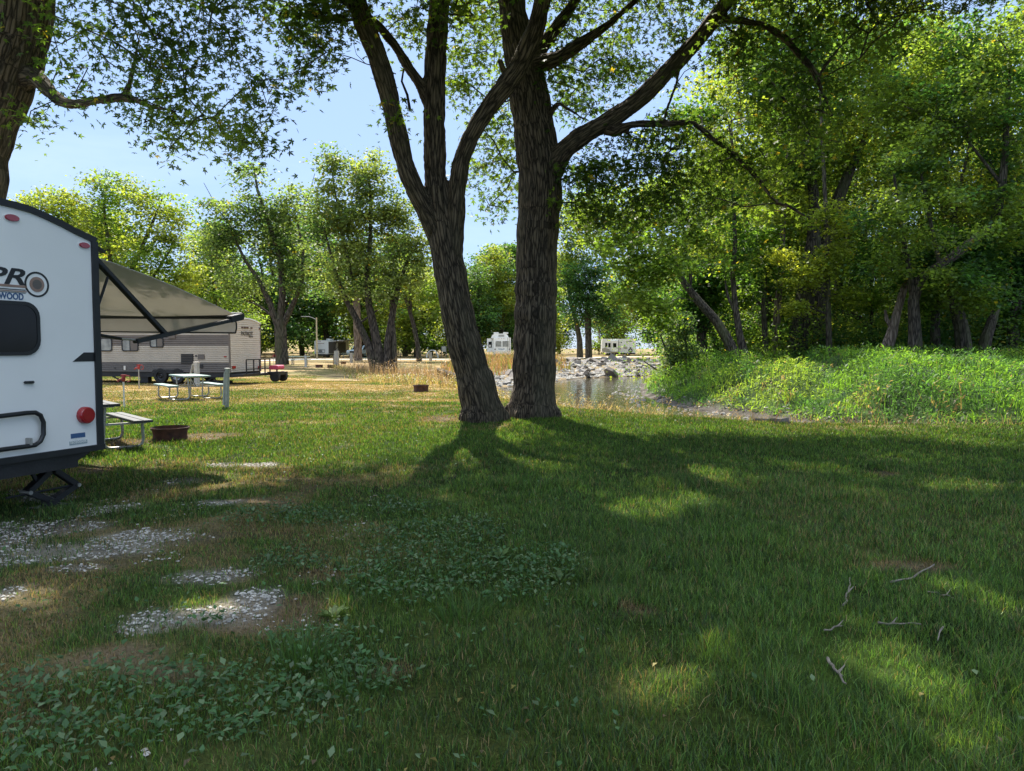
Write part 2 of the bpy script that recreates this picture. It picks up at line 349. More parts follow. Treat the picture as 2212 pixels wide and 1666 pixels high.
def axis(lo, hi, dlo, dhi, step, g):
    a = list(np.arange(dlo, dhi, step)); s = step; v = dhi
    while v < hi: a.append(v); s = min(s*g, 25); v += s
    a.append(hi); s = step; v = dlo-step
    while v > lo: a.insert(0, v); s = min(s*g, 25); v -= s
    a.insert(0, lo); return np.array(a)
gx = axis(-690, 690, -11, 13, .16, 1.055); gy = axis(-60, 690, 1.5, 21, .13, 1.028)
X, Y = np.meshgrid(gx, gy); nx, ny = len(gx), len(gy)
hh, dn, df, dr, ins = terrain(X, Y); gr, ba, dry = masks(X, Y)
rightb = (dr < dn) & (dr < df) & ~ins; farb = (df < dn) & (df <= dr) & ~ins
n1 = fbm(X*1.1, Y*1.1, s=51)[..., None]
C = (LUSH*.30)*(1-n1)+LUSH2*.36*n1
C = C*(1-dry[..., None]) + DRY*dry[..., None]*(.85+.4*n1)
C = C*(1-ba[..., None])+(SOIL*(.7+.8*n1))*ba[..., None]
C = C*(1-gr[..., None]*.8)+np.array([.22,.20,.17])*gr[..., None]*.8
mud = np.array([.060,.052,.044])
C = np.where(rightb[..., None], np.array([.035,.06,.016])*(.7+.6*n1), C)
mudm = (np.where(dr < 2.4, 1-sst(.3, 1.1, dr), 0)*rightb)[..., None]; C = C*(1-mudm)+mud*1.5*mudm
bm_ = (np.where(hh < -.12, sst(-.12, -.7, hh), 0))[..., None]*(~rightb)[..., None]; C = C*(1-bm_)+(STRAW*.35+SOIL*.5)*bm_
em_ = ((1-sst(2.6, 3.9, dn+(fbm(X*.9, Y*.9, s=55)-.5)*2.2))*(X > .8)*(Y < 30))[..., None]; C = C*(1-em_*.8)+(STRAW*.8)*em_*.8
C = np.where(ins[..., None], mud, C)
V = np.stack([X.ravel(), Y.ravel(), hh.ravel()], 1); ii = np.arange(ny-1)[:, None]*nx+np.arange(nx-1)[None]
Q = np.stack([ii, ii+1, ii+nx+1, ii+nx], -1).reshape(-1, 4)
m, t, b = nmat('soil_and_turf'); N_ = t.nodes; L_ = t.links
a = N_.new('ShaderNodeAttribute'); a.attribute_name = 'Col'; tc = N_.new('ShaderNodeTexCoord')
no = N_.new('ShaderNodeTexNoise'); no.inputs['Scale'].default_value = 38; no.inputs['Detail'].default_value = 8; no.inputs['Roughness'].default_value = .7; L_.new(tc.outputs['Object'], no.inputs[0])
n2 = N_.new('ShaderNodeTexNoise'); n2.inputs['Scale'].default_value = .9; n2.inputs['Detail'].default_value = 5; L_.new(tc.outputs['Object'], n2.inputs[0])
ad = N_.new('ShaderNodeMath'); ad.operation = 'ADD'; L_.new(no.outputs[0], ad.inputs[0]); L_.new(n2.outputs[0], ad.inputs[1])
mr = N_.new('ShaderNodeMapRange'); mr.inputs[1].default_value = .72; mr.inputs[2].default_value = 1.28; mr.inputs[3].default_value = .15; mr.inputs[4].default_value = 1.85; L_.new(ad.outputs[0], mr.inputs[0])
mu = N_.new('ShaderNodeMix'); mu.data_type = 'RGBA'; mu.blend_type = 'MULTIPLY'; mu.inputs[0].default_value = 1; L_.new(a.outputs[0], mu.inputs[6]); L_.new(mr.outputs[0], mu.inputs[7]); L_.new(mu.outputs[2], b.inputs['Base Color'])
b.inputs['Roughness'].default_value = .95; b.inputs['Specular IOR Level'].default_value = .1
bp = N_.new('ShaderNodeBump'); bp.inputs['Strength'].default_value = .8; bp.inputs['Distance'].default_value = .05; L_.new(no.outputs[0], bp.inputs['Height']); L_.new(bp.outputs[0], b.inputs['Normal'])
tag(link('ground', qmesh('ground', V, Q, m, C.reshape(-1, 3), True)), kind='structure')

# water: murky, slow, faintly rippled
m, t, b = nmat('murky_water'); b.inputs['Base Color'].default_value = (.075,.065,.042,1); b.inputs['Roughness'].default_value = .06; b.inputs['IOR'].default_value = 1.33; b.inputs['Specular IOR Level'].default_value = .7
tc = t.nodes.new('ShaderNodeTexCoord'); mp = t.nodes.new('ShaderNodeMapping'); mp.inputs['Scale'].default_value = (1,.5,1); no = t.nodes.new('ShaderNodeTexNoise'); no.inputs['Scale'].default_value = 1.6; no.inputs['Detail'].default_value = 5; no.inputs['Distortion'].default_value = .6
bp = t.nodes.new('ShaderNodeBump'); bp.inputs['Strength'].default_value = .35; bp.inputs['Distance'].default_value = .06
t.links.new(tc.outputs['Object'], mp.inputs[0]); t.links.new(mp.outputs[0], no.inputs[0]); t.links.new(no.outputs[0], bp.inputs['Height']); t.links.new(bp.outputs[0], b.inputs['Normal'])
wx = np.linspace(-6, 102, 55); wy = np.linspace(15, 90, 40); X, Y = np.meshgrid(wx, wy); ii = np.arange(39)[:, None]*55+np.arange(54)[None]
tag(link('water', qmesh('water', np.stack([X.ravel(), Y.ravel(), np.full(X.size, WZ)], 1), np.stack([ii, ii+1, ii+56, ii+55], -1).reshape(-1, 4), m)), kind='structure')

# gravel lanes laid on the campground
M['lane'] = paint('pale_limestone_gravel', (.52,.47,.40), .95, var=.15, scale=3, bump=.3)
def lane(pts, wd, name='gravel_lane'):
    V = []; 
    P = []
    for (x0, y0), (x1, y1) in zip(pts[:-1], pts[1:]):
        k = max(1, int(math.hypot(x1-x0, y1-y0)/2)); P += [(x0+(x1-x0)*i/k, y0+(y1-y0)*i/k) for i in range(k)]
    P.append(pts[-1]); n = len(P)
    for i, p in enumerate(P):
        q = P[min(i+1, n-1)]; o = P[max(i-1, 0)]; d = Vector((q[0]-o[0], q[1]-o[1])).normalized(); nn = Vector((-d.y, d.x))
        for s in (-1, -.5, 0, .5, 1):
            e = wd*(1+.25*(vn(p[0]*.7, p[1]*.7, s=61+int(s*2))-.5)); x, y = p[0]+nn.x*s*e/2, p[1]+nn.y*s*e/2; V.append((x, y, H(x, y)+.03))
    Q = [(i*5+j, i*5+j+1, i*5+j+6, i*5+j+5) for i in range(n-1) for j in range(4)]
    tag(link(name, qmesh(name, V, Q, M['lane'])), kind='structure')
lane([(-90,96),(-40,95),(-20,93),(-6,93),(4,100),(20,118),(60,126)], 5)
lane([(-70,62.5),(-38,62),(-27,61.5),(-23,61)], 1.6)
lane([(-34,62),(-31,78),(-26,92)], 4.5)

# ---------------------------------------------------------------- grass and ground plants
def blades(P, L, W, lean, C, az=None, seg=2):
    """one tapering blade per point; P (n,3), L length, W width, lean 0..1"""
    n = len(P); az = rng.uniform(0, 2*np.pi, n) if az is None else az; fa = rng.uniform(0, np.pi, n)
    dx, dy = np.cos(az)*lean*L, np.sin(az)*lean*L; wx_, wy_ = np.cos(fa)*W/2, np.sin(fa)*W/2; hz = L*np.sqrt(np.clip(1-lean**2*.8, .05, 1))
    z0 = np.zeros(n); S = lambda a, b, c: P+np.stack([a, b, c], 1)
    v = [S(-wx_, -wy_, z0-.004), S(wx_, wy_, z0-.004), S(dx*.35-wx_*.8, dy*.35-wy_*.8, hz*.6), S(dx*.35+wx_*.8, dy*.35+wy_*.8, hz*.6), S(dx, dy, hz)]
    V = np.stack(v, 1).reshape(-1, 3); o = np.arange(n)[:, None]*5
    return V, o+np.array([0,1,3,2]), o+np.array([2,3,4]), np.repeat(C, 5, 0)
def wedge(n, r0, r1, e):
    """random points in front of the camera, density falling as r^-e"""
    u = rng.random(n); k = 2-e; r = (r0**k+u*(r1**k-r0**k))**(1/k); a = rng.uniform(-.80, .80, n); return r*np.sin(a), r*np.cos(a), r
def cnt(rho, r0, r1, e): k = 2-e; return int(rho*r0**e*1.6*(r1**k-r0**k)/k)
xs, ys, rs = [], [], []
for rho, r0, r1, e in ((9500,1.9,4,0.01),(9500,4,9,1.3),(3400,9,48,1.62)):
    a_, b_, c_ = wedge(cnt(rho, r0, r1, e), r0, r1, e); xs.append(a_); ys.append(b_); rs.append(c_)
x, y, r = map(np.concatenate, (xs, ys, rs))
hh, dn, df, dr, ins = terrain(x, y); gr, ba, dry = masks(x, y)
keep = (~ins) & (hh > -.25) & (dn < dr) & (dn < df+5) & (rng.random(len(x)) > gr*.72) & (rng.random(len(x)) > ba*.2)
clump = fbm(x*4, y*4, s=71, o=2); keep &= rng.random(len(x)) < .35+1.5*sst(.3,.6,clump)
x, y, r, hh, gr, ba, dry, clump = [q[keep] for q in (x, y, r, hh, gr, ba, dry, clump)]
n = len(x); tuft = sst(.62, .72, fbm(x*1.6, y*1.6, s=77, o=2))
L = (.029+.036*rng.random(n))*(.75+.8*clump)*(1+.9*tuft*(r < 9))*(1-.35*dry)*(1-.3*ba)*(1-.3*sst(1.5,-2,x)*sst(9,7,y))*(1-.3*sst(20,30,r)); L = np.where(rng.random(n) < .02, L*1.7, L)
W = .0032*(.7+.6*rng.random(n))*np.maximum(1, (r/4.5)**.95)
isdry = rng.random(n) < np.clip(dry*.85+ba*.55+.05, 0, 1)
k = rng.random((n, 1)); big = fbm(x*.5, y*.5, s=83)[:, None]
C = (LUSH*(1-k)+LUSH2*k)*(.3+1.5*rng.random((n, 1))**1.6)*(.6+.8*big); C[:, 2] += .012*(1-sst(6,14,y))
C = np.where(isdry[:, None], (DRY*(1-k)+STRAW*k)*(.55+.6*rng.random((n, 1))), C)
that = rng.random(n) < ba*.8; C = np.where(that[:, None], np.array([.20,.135,.075])*(.35+1.1*rng.random((n, 1))), C); L = np.where(that, L*.6, L)
lean = np.clip(rng.normal(.52, .27, n)+.35*that, .05, .98)
V, Q, T, CC = blades(np.stack([x, y, hh], 1), L, W, lean, C)
tag(link('lawn_grass', qmesh('lawn_grass', V, Q, M['grass'], CC, T=T)), 'short mown green and straw coloured grass blades of the shaded lawn', 'grass', kind='stuff')
print('blades', n)

# loose white gravel in the worn patches
def stones(P, S, name, mat, label, cat, br=(.20,.46)):
    base = np.array([(1,0,0),(-1,0,0),(0,1,0),(0,-1,0),(0,0,1),(0,0,-1),(.62,.62,.35),(-.62,.62,.4),(.6,-.62,.4),(-.62,-.6,.35)]); 
    base = np.array([(.9,.1,0),(.5,.75,.05),(-.3,.9,-.05),(-.95,.2,.05),(-.6,-.75,0),(.4,-.85,.05),(.45,.3,.55),(-.4,.4,.6),(-.3,-.45,.5),(.4,-.35,.62)])
    Fq = np.array([(0,1,6,6),(1,2,7,6),(2,3,7,7),(3,4,8,7),(4,5,9,8),(5,0,6,9),(6,7,8,9)]); n = len(P)
    q = Fq[[1,3,4,5,6]]; tr = Fq[[0,2]][:, :3]
    a = rng.uniform(0, 2*np.pi, n); ca, sa = np.cos(a), np.sin(a); sc = S[:, None]*rng.uniform(.6, 1.25, (n, 3)); sc[:, 2] *= .75
    B = base[None]*sc[:, None]*(1+rng.uniform(-.2, .2, (n, len(base), 3)))
    Vx = B[..., 0]*ca[:, None]-B[..., 1]*sa[:, None]; Vy = B[..., 0]*sa[:, None]+B[..., 1]*ca[:, None]
    V = np.stack([Vx, Vy, B[..., 2]], -1)+P[:, None]; o = np.arange(n)[:, None, None]*len(base)
    c = np.repeat(rng.uniform(*br,(n,1))*np.array([1,.95,.86]), len(base), 0)
    tag(link(name, qmesh(name, V.reshape(-1, 3), (o+q).reshape(-1, 4), mat, c, T=(o+tr).reshape(-1, 3))), label, cat, kind='stuff')
m, t, b = nmat('limestone_chips'); a = t.nodes.new('ShaderNodeAttribute'); a.attribute_name = 'Col'; t.links.new(a.outputs[0], b.inputs['Base Color']); b.inputs['Roughness'].default_value = .9
M['chips'] = m
n = 190000; x = rng.uniform(-9, 1.5, n); y = rng.uniform(2.6, 11.5, n); gr = ellm(x, y, GRAV, .25); nn = sst(.60,.7,fbm(x*2.2, y*2.2, s=91))*(x < -1)*(y < 8)*.10
keep = rng.random(n) < gr*.62*sst(.28,.55,fbm(x*3.1,y*3.1,s=93))+nn; x, y = x[keep], y[keep]; h = terrain(x, y)[0]
stones(np.stack([x, y, h+.004], 1), rng.uniform(.005, .021, len(x))*rng.uniform(.6, 1, len(x)), 'gravel', M['chips'], 'loose white limestone gravel worn through the grass beside the white trailer', 'gravel')
print('stones', len(x))

# broad low weed leaves
def leafquads(P, S, az, pitch, C, wd=.5, fold=.12, k=2):
    """pointed oval leaf: 6 verts, two quads"""
    n = len(P); T = np.array([(0,0,0),(.45,.5*wd,fold),(1,0,0),(.45,-.5*wd,fold)]); ca, sa = np.cos(az), np.sin(az); cp, sp = np.cos(pitch), np.sin(pitch)
    B = T[None]*S[:, None, None]; u = B[..., 0]*cp[:, None]-B[..., 2]*sp[:, None]; z = B[..., 0]*sp[:, None]+B[..., 2]*cp[:, None]; v = B[..., 1]
    V = np.stack([u*ca[:, None]-v*sa[:, None], u*sa[:, None]+v*ca[:, None], z], -1)+P[:, None]
    o = np.arange(n)[:, None]*4; return V.reshape(-1, 3), o+np.array([0,3,2,1]), np.repeat(C, 4, 0)
def roset(px, py, Rr, n, label):
    c = G(px, py); h = H(c.x, c.y); z = np.zeros(n); az = rng.uniform(0, 6.28, n); S = Rr*rng.uniform(.6, 1.1, n)
    C = np.array([.075,.125,.035])*rng.uniform(.7, 1.4, (n, 1)); V, Q, CC = leafquads(np.stack([z+np.cos(az)*.02, z+np.sin(az)*.02, z+.02], 1), S, az, rng.uniform(.1, .8, n), C, .42)
    o = link('plantain', qmesh('plantain', V, Q, M['weed'], CC)); o.location = (c.x, c.y, h); return tag(o, label, 'weed')
M['weed'] = leafmat('weed_leaves', .3, .6, (1.2,1.25,.6))
WEED = [gell(*g) for g in [(900,1185,120,40),(1000,1165,100,36),(1120,1225,130,38),(900,1262,170,40),(1130,1290,70,22),(700,1400,100,30),(160,1560,230,90),(480,1540,260,80),(700,1480,160,60),(60,1610,170,60),(300,1480,200,34),(700,1130,70,20),(560,1120,90,20),(870,1105,60,16),(420,1350,80,14),(640,1220,90,24),(90,1500,130,40)]]
n = 100000; x, y, r = wedge(n, 2.2, 13, .8); wm = ellm(x, y, WEED, .5); keep = rng.random(n) < wm*.95+.02*(x < .5)+.0012; x, y = x[keep], y[keep]; h = terrain(x, y)[0]; n = len(x)
az = rng.uniform(0, 6.28, n); S = rng.uniform(.018, .048, n); C = np.where(rng.random((n, 1)) < .3, np.array([.105,.155,.075]), np.array([.05,.115,.038]))*rng.uniform(.65, 1.35, (n, 1))
V, Q, CC = leafquads(np.stack([x, y, h+rng.uniform(.025, .095, n)], 1), S, az, rng.uniform(-.5, .9, n), C, .66)
tag(link('broadleaf_weeds', qmesh('broadleaf_weeds', V, Q, M['weed'], CC)), 'low broadleaf weeds creeping through the lawn nearest the viewer', 'weeds', kind='stuff')
roset(720, 1340, .085, 30, 'sunlit rosette of pale broad weed leaves beside the gravel patch')
roset(1080, 1210, .10, 18, 'grey green plantain at the top of the largest weed patch')
roset(1210, 1262, .10, 16, 'pale plantain at the right tip of the largest weed patch')
roset(1305, 1318, .07, 12, 'small plantain beside the bare brown spot in the lawn')
# long uncut tufts
for (px, py, nb, Ln, lab) in [(660,1440,150,.26,'long dark uncut grass tuft among the near weeds'),(770,1500,90,.2,'upright grass tuft beside the bare soil near the front'),(1000,1345,110,.24,'arching pale grass tuft below the weed patch'),(560,1240,60,.12,'small grass tuft beside the gravel strip')]:
    c = G(px, py); h = H(c.x, c.y); a = rng.uniform(0, 6.28, nb); rr = .10*np.sqrt(rng.random(nb)); P = np.stack([np.cos(a)*rr*1.6, np.sin(a)*rr, np.zeros(nb)], 1)
    V, Q, T, CC = blades(P, Ln*rng.uniform(.5, 1.1, nb), .005*rng.uniform(.7, 1.3, nb), rng.uniform(.3, .85, nb), np.array([.06,.12,.03])*rng.uniform(.7, 1.4, (nb, 1)), az=a+rng.normal(0, .6, nb))
    o = link('grass_tuft', qmesh('grass_tuft', V, Q, M['grass'], CC, T=T)); o.location = (c.x, c.y, h); tag(o, lab, 'grass tuft')

# fallen leaves
n = 520; x, y, r = wedge(n, 2.3, 16, .8); hh, dn, df, dr, ins = terrain(x, y); k = dn > 3.2; n = int(k.sum()); C = np.array([(.22,.15,.05),(.12,.08,.04),(.26,.22,.06),(.16,.12,.07)])[rng.integers(0, 4, n)]*rng.uniform(.6, 1.3, (n, 1))
V, Q, CC = leafquads(np.stack([x[k], y[k], hh[k]+rng.uniform(.015, .04, n)], 1), rng.uniform(.018, .042, n), rng.uniform(0, 6.28, n), rng.uniform(-.4, .6, n), C*.8, .6, .25)
tag(link('fallen_leaves', qmesh('fallen_leaves', V, Q, M['weed'], CC)), 'small brown and yellow fallen leaves scattered over the lawn', 'fallen leaves', kind='stuff')

# right bank: waist high leafy growth
n = 300000; d0 = rng.random(n)**1.35*18; 
x = rng.uniform(6, 62, n); y = rng.uniform(20, 62, n); hh, dn, df, dr, ins = terrain(x, y)
dens = np.exp(-np.hypot(x, y)/26)*3.2
keep = (dr < dn) & (dr < df) & ~ins & (dr > (.1+.55*fbm(x*.8, y*.8, s=101))*(1-.75*sst(10.5,13,x))) & (np.abs(x/y) < .95) & (rng.random(n) < dens)
x, y, hh, dr = x[keep], y[keep], hh[keep], dr[keep]; n = len(x)
lump = fbm(x*.55, y*.55, s=103, o=3); ht = (.18+1.15*sst(.35,.65,lump))*sst(.0, 1.6, dr)
ht = np.minimum(ht*.8, np.maximum(.15, 1.60+.9*(fbm(x*.6, y*.6, s=105)-.5)-hh-.25*(y < 34))); zz = ht*rng.random(n)**.45
cg = np.array([.085,.17,.028]); cy_ = np.array([.14,.21,.038]); cd = np.array([.040,.095,.028]); big = fbm(x*.18, y*.3, s=107)
C = cg*(1-sst(.5,.62,big))[:, None]+cy_*sst(.5,.62,big)[:, None]; C = np.where((fbm(x*.5, y*.5, s=109) < .46)[:, None], cd*1.1, C)*rng.uniform(.45, 1.6, (n, 1)); C = np.where(((fbm(x*.7, y*.7, s=111) > .70) & (rng.random(n) < .35))[:, None], np.array([.20,.15,.09]), C); C = np.where((rng.random(n) < .012)[:, None], STRAW*.6, C)
V1, Q1, C1 = leafquads(np.stack([x, y, hh+zz], 1), rng.uniform(.06, .20, n)*(1+.6*(rng.random(n) < .12)), rng.uniform(0, 6.28, n), rng.uniform(-.6, 1.2, n), C, .34)
k = rng.random(n) < .20; V2, Q2, T2, C2 = blades(np.stack([x, y, hh], 1)[k], (ht[k]*.8+.3)*rng.uniform(.6, 1.15, k.sum()), rng.uniform(.015, .035, k.sum()), rng.uniform(.1, .7, k.sum()), C[k]*1.1)
V = np.concatenate([V1, V2]); tag(link('bank_undergrowth', qmesh('bank_undergrowth', V, np.concatenate([Q1, Q2+len(V1)]), M['leaf'], np.concatenate([C1, C2]), T=T2+len(V1))), 'lush bright green undergrowth heaped over the far side of the creek', 'undergrowth', kind='stuff')
print('bank', n)

# dry straw weeds along the lawn edge, and at the ditch
def strands(x, y, Lr, Wr, cols, name, label, leanr=(.1,.8), heads=0):
    h = terrain(x, y)[0]; n = len(x); c = np.array(cols)[rng.integers(0, len(cols), n)]*rng.uniform(.6, 1.35, (n, 1))
    V, Q, T, CC = blades(np.stack([x, y, h], 1), rng.uniform(*Lr, n), rng.uniform(*Wr, n), rng.uniform(*leanr, n), c)
    if heads:
        k = rng.random(n) < heads; p = V.reshape(-1, 5, 3)[k, 4]; m_ = len(p); Vh, Qh, Ch = leafquads(np.repeat(p, 4, 0)+rng.normal(0, .03, (m_*4, 3)), rng.uniform(.03, .09, m_*4), rng.uniform(0, 6.28, m_*4), rng.uniform(-.4, 1.3, m_*4), np.repeat(c[k], 4, 0), .5)
        Q = np.concatenate([Q, Qh+len(V)]); V = np.concatenate([V, Vh]); CC = np.concatenate([CC, Ch])
    tag(link(name, qmesh(name, V, Q, M['grass'], CC, T=T)), label, 'dry weeds', kind='stuff')
ST = [(.36,.26,.14),(.42,.32,.18),(.22,.15,.09)]; PK = [(.34,.22,.15),(.25,.15,.11),(.15,.10,.07)]; GN = [(.10,.15,.03),(.16,.18,.04)]
def edge_pts(n, x0, x1, d0, d1):
    x = rng.uniform(x0, x1, n*6); y = rng.uniform(11, 50, n*6); hh, dn, df, dr, ins = terrain(x, y); k = (dn > d0) & (dn < d1) & ~ins & (dn < dr) & (dn < df) & (y > 10)
    return x[k][:n], y[k][:n]
x, y = edge_pts(4200, 1.1, 3.9, .3, 2.2); strands(x, y, (.30,.85), (.006,.014), ST+ST+GN[:1], 'straw_grass', 'sunlit straw coloured grass at the water edge right of the thick trunk', (.2,.95), .25)
x, y = edge_pts(12000, 3.9, 24, 1.2, 3.2); strands(x, y, (.08,.42), (.006,.014), ST+PK+GN, 'dry_edge_grass', 'dry brownish grass fringe where the lawn meets the creek on the right', (.3,.98), .05)
k = 2300; tt = rng.random(k); x = -2.2-tt*11.5+rng.normal(0, .9, k); y = 29.5+tt*32+rng.normal(0, 1.6, k)+ (rng.random(k)*3.0)
strands(x, y, (.35,1.15), (.012,.03), PK+PK+PK+ST[:1], 'dead_weed_stalks', 'dense stand of dead brown weed stalks lining the ditch left of the trunks', (.02,.35), .5)
k = 2500; tt = rng.random(k); x = -2.4-tt*11+rng.normal(0, .7, k)-.6; y = 28.6+tt*31+rng.normal(0, 1.0, k)
strands(x, y, (.12,.4), (.015,.03), GN+ST, 'ditch_greenery', 'low yellow green weeds at the foot of the dead stalks', (.2,.8), .8)
k = 1600; x = rng.uniform(-2.9, .6, k); y = rng.uniform(24, 31, k); kk = (terrain(x, y)[0] < -.05) & ~terrain(x, y)[4]; strands(x[kk], y[kk], (.15,.55), (.012,.025), [(.22,.22,.04),(.28,.24,.06)]+ST, 'yellow_weeds', 'yellow green weeds seen in the gap between the two big trunks', (.1,.7), .9)
k = 5000; x = rng.uniform(-6, 6.0, k); y = rng.uniform(58, 92, k); hh, dn, df, dr, ins = terrain(x, y); kk = (~ins) & (df > 4) & (df < dn) & (fbm(x*.25, y*.25, s=113) > .44); strands(x[kk], y[kk], (.4,1.2), (.04,.09), [(.34,.19,.12),(.28,.16,.10),(.14,.17,.05)], 'rusty_bank_weeds', 'reddish dry weeds on the stony bank below the motorhome', (.1,.6), .9)
# ---------------------------------------------------------------- trees
def _maple():
    V, Q = [], []
    for ang, ln, wd in ((0,1,.17),(52,.78,.15),(-52,.78,.15),(112,.42,.12),(-112,.42,.12)):
        c, s = math.cos(R(ang)), math.sin(R(ang)); i = len(V)
        for u, v, z in ((-.05,0,0),(.45*ln,wd,.06),(ln,0,-.06),(.45*ln,-wd,.06)): V.append((u*c-v*s, u*s+v*c, z))
        Q.append((i, i+3, i+2, i+1))
    return np.array(V), np.array(Q)
def _rhomb(): return np.array([(0,0,0),(.5,.42,.08),(1.05,0,-.04),(.5,-.42,.08)], float), np.array([(0,3,2,1)])
def _trip():
    V, Q = [], []
    for ang, ln, wd in ((0,1,.26),(62,.8,.22),(-62,.8,.22)):
        c, s = math.cos(R(ang)), math.sin(R(ang)); i = len(V)
        for u, v, z in ((-.05,0,0),(.45*ln,wd,.06),(ln,0,-.06),(.45*ln,-wd,.06)): V.append((u*c-v*s, u*s+v*c, z))
        Q.append((i, i+3, i+2, i+1))
    return np.array(V), np.array(Q)
MAPLE, RHOMB, TRIP = _maple(), _rhomb(), _trip()
def leafmesh(name, P, S, tmpl, mat, C, tilt=.75, droop=.35, r=None):
    r = r or rng; T, Q = tmpl; n = len(P); az = r.uniform(0, 6.283, n)
    N = r.normal(0, tilt, (n, 3)); N[:, 2] += 1.0; N /= np.linalg.norm(N, axis=1)[:, None]+1e-9
    U = np.stack([np.cos(az), np.sin(az), -droop-0*az], 1); U -= N*(U*N).sum(1)[:, None]; U /= np.linalg.norm(U, axis=1)[:, None]+1e-9; W = np.cross(N, U)
    V = P[:, None]+S[:, None, None]*(T[None, :, 0:1]*U[:, None]+T[None, :, 1:2]*W[:, None]+T[None, :, 2:3]*N[:, None])
    k = len(T); return qmesh(name, V.reshape(-1, 3), (np.arange(n)[:, None, None]*k+Q[None]).reshape(-1, 4), mat, np.repeat(C, k, 0))

class Skel:
    def __init__(s): s.p = []; s.par = []; s.rad = []; s.fix = []
    def limb(s, pts, rad, start=None):
        """manual limb: world points with radii, resampled every ~0.5 m"""
        last = start
        for i, (p, r) in enumerate(zip(pts, rad)):
            p = Vector(p)
            if i:
                q, rq = Vector(pts[i-1]), rad[i-1]; k = max(1, int((p-q).length/.6))
                for j in range(1, k+1): s.p.append(q.lerp(p, j/k)); s.par.append(last if last is not None else -1); s.rad.append(rq+(r-rq)*j/k); s.fix.append(True); last = len(s.p)-1
            else: s.p.append(p); s.par.append(last if last is not None else -1); s.rad.append(r); s.fix.append(True); last = len(s.p)-1
    def grow(s, A, r, step=.8, minz=1.5, wob=.12, up=.6):
        """join every attractor to the nearest node of the skeleton"""
        n0 = len(s.p); P = np.zeros((n0+len(A)*14, 3)); P[:n0] = np.array([tuple(q) for q in s.p]); n = n0; chains = []
        rad0 = np.array(s.rad); ok = P[:n0, 2] > minz
        d0 = np.array([np.min(np.linalg.norm(P[:n0][ok]-a, axis=1)) for a in A]); A = A[np.argsort(d0)]
        for a in A:
            D = a-P[:n]; d = np.linalg.norm(D, axis=1); cost = d+up*np.maximum(0, -D[:, 2])+.25*np.maximum(0, D[:, 2]-d*.95)
            cost[:n0] += np.where(ok, 0, 99); j = int(np.argmin(cost)); b = P[j]; L = d[j]
            if L < .15: continue
            k = min(12, max(1, int(L/step))); ids = [j]; mid = r.normal(0, wob*L, 3); mid[2] += .10*L
            for i in range(1, k+1):
                t = i/k; q = b+(a-b)*t+mid*(4*t*(1-t))*.5+(r.normal(0, .03*L/k, 3) if i < k else 0); P[n] = q; s.p.append(Vector(q)); s.par.append(ids[-1]); s.rad.append(0); s.fix.append(False); ids.append(n); n += 1
            chains.append(ids)
        return chains
    def radii(s, tip=.012, e=.46):
        n = len(s.p); c = np.zeros(n); ch = np.zeros(n, int)
        for i in range(n):
            if s.par[i] >= 0: ch[s.par[i]] += 1
        for i in range(n-1, -1, -1):
            if ch[i] == 0: c[i] += 1
            if s.par[i] >= 0: c[s.par[i]] += c[i]
        for i in range(n):
            if not s.fix[i]:
                s.rad[i] = tip*c[i]**e
                if s.par[i] >= 0: s.rad[i] = min(s.rad[i], s.rad[s.par[i]]*.9)
    def tubes(s, mb, chains, sides=5, minr=0):
        for ids in chains:
            p = [s.p[i] for i in ids]; r = [s.rad[i] for i in ids]; r[0] = min(r[0], r[1]*1.15)
            if max(r[1:]) < minr or (p[0]-p[-1]).length < .05: continue
            mb.tube(p, [max(q, .004) for q in r], sides)
def leafcloud(chains, skel, r, per, sig, frac=.6, droop=.15, flat=.7):
    """leaf positions round the outer part of each twig"""
    out = []
    for ids in chains:
        p = np.array([tuple(skel.p[i]) for i in ids]); n = per
        t = 1-r.random(n)**1.3*frac; f = t*(len(ids)-1); i = np.minimum(f.astype(int), len(ids)-2); g = (f-i)[:, None]
        q = p[i]*(1-g)+p[i+1]*g; o = r.normal(0, 1, (n, 3))*sig; o[:, 2] = o[:, 2]*flat-abs(o[:, 2])*droop
        out.append(q+o)
    return np.concatenate(out)
def leafcol(P, r, g1, g2, per=None, yl=.5, var=.35, sc=.5, s=0):
    """leaf colour: mixes of two greens in patches, a few yellow leaves"""
    n = len(P); k = sst(.35, .65, fbm(P[:, 0]*sc, P[:, 1]*sc, P[:, 2]*sc, s=200+s, o=2))[:, None]
    C = (np.array(g1)*(1-k)+np.array(g2)*k)*r.uniform(1-var, 1+var, (n, 1))
    if per and n % per == 0: C *= np.repeat(r.uniform(.72, 1.35, (n//per, 1)), per, 0)
    y = (r.random(n) < .03*yl)[:, None]
    return np.where(y, np.array([.30,.24,.03]), C)

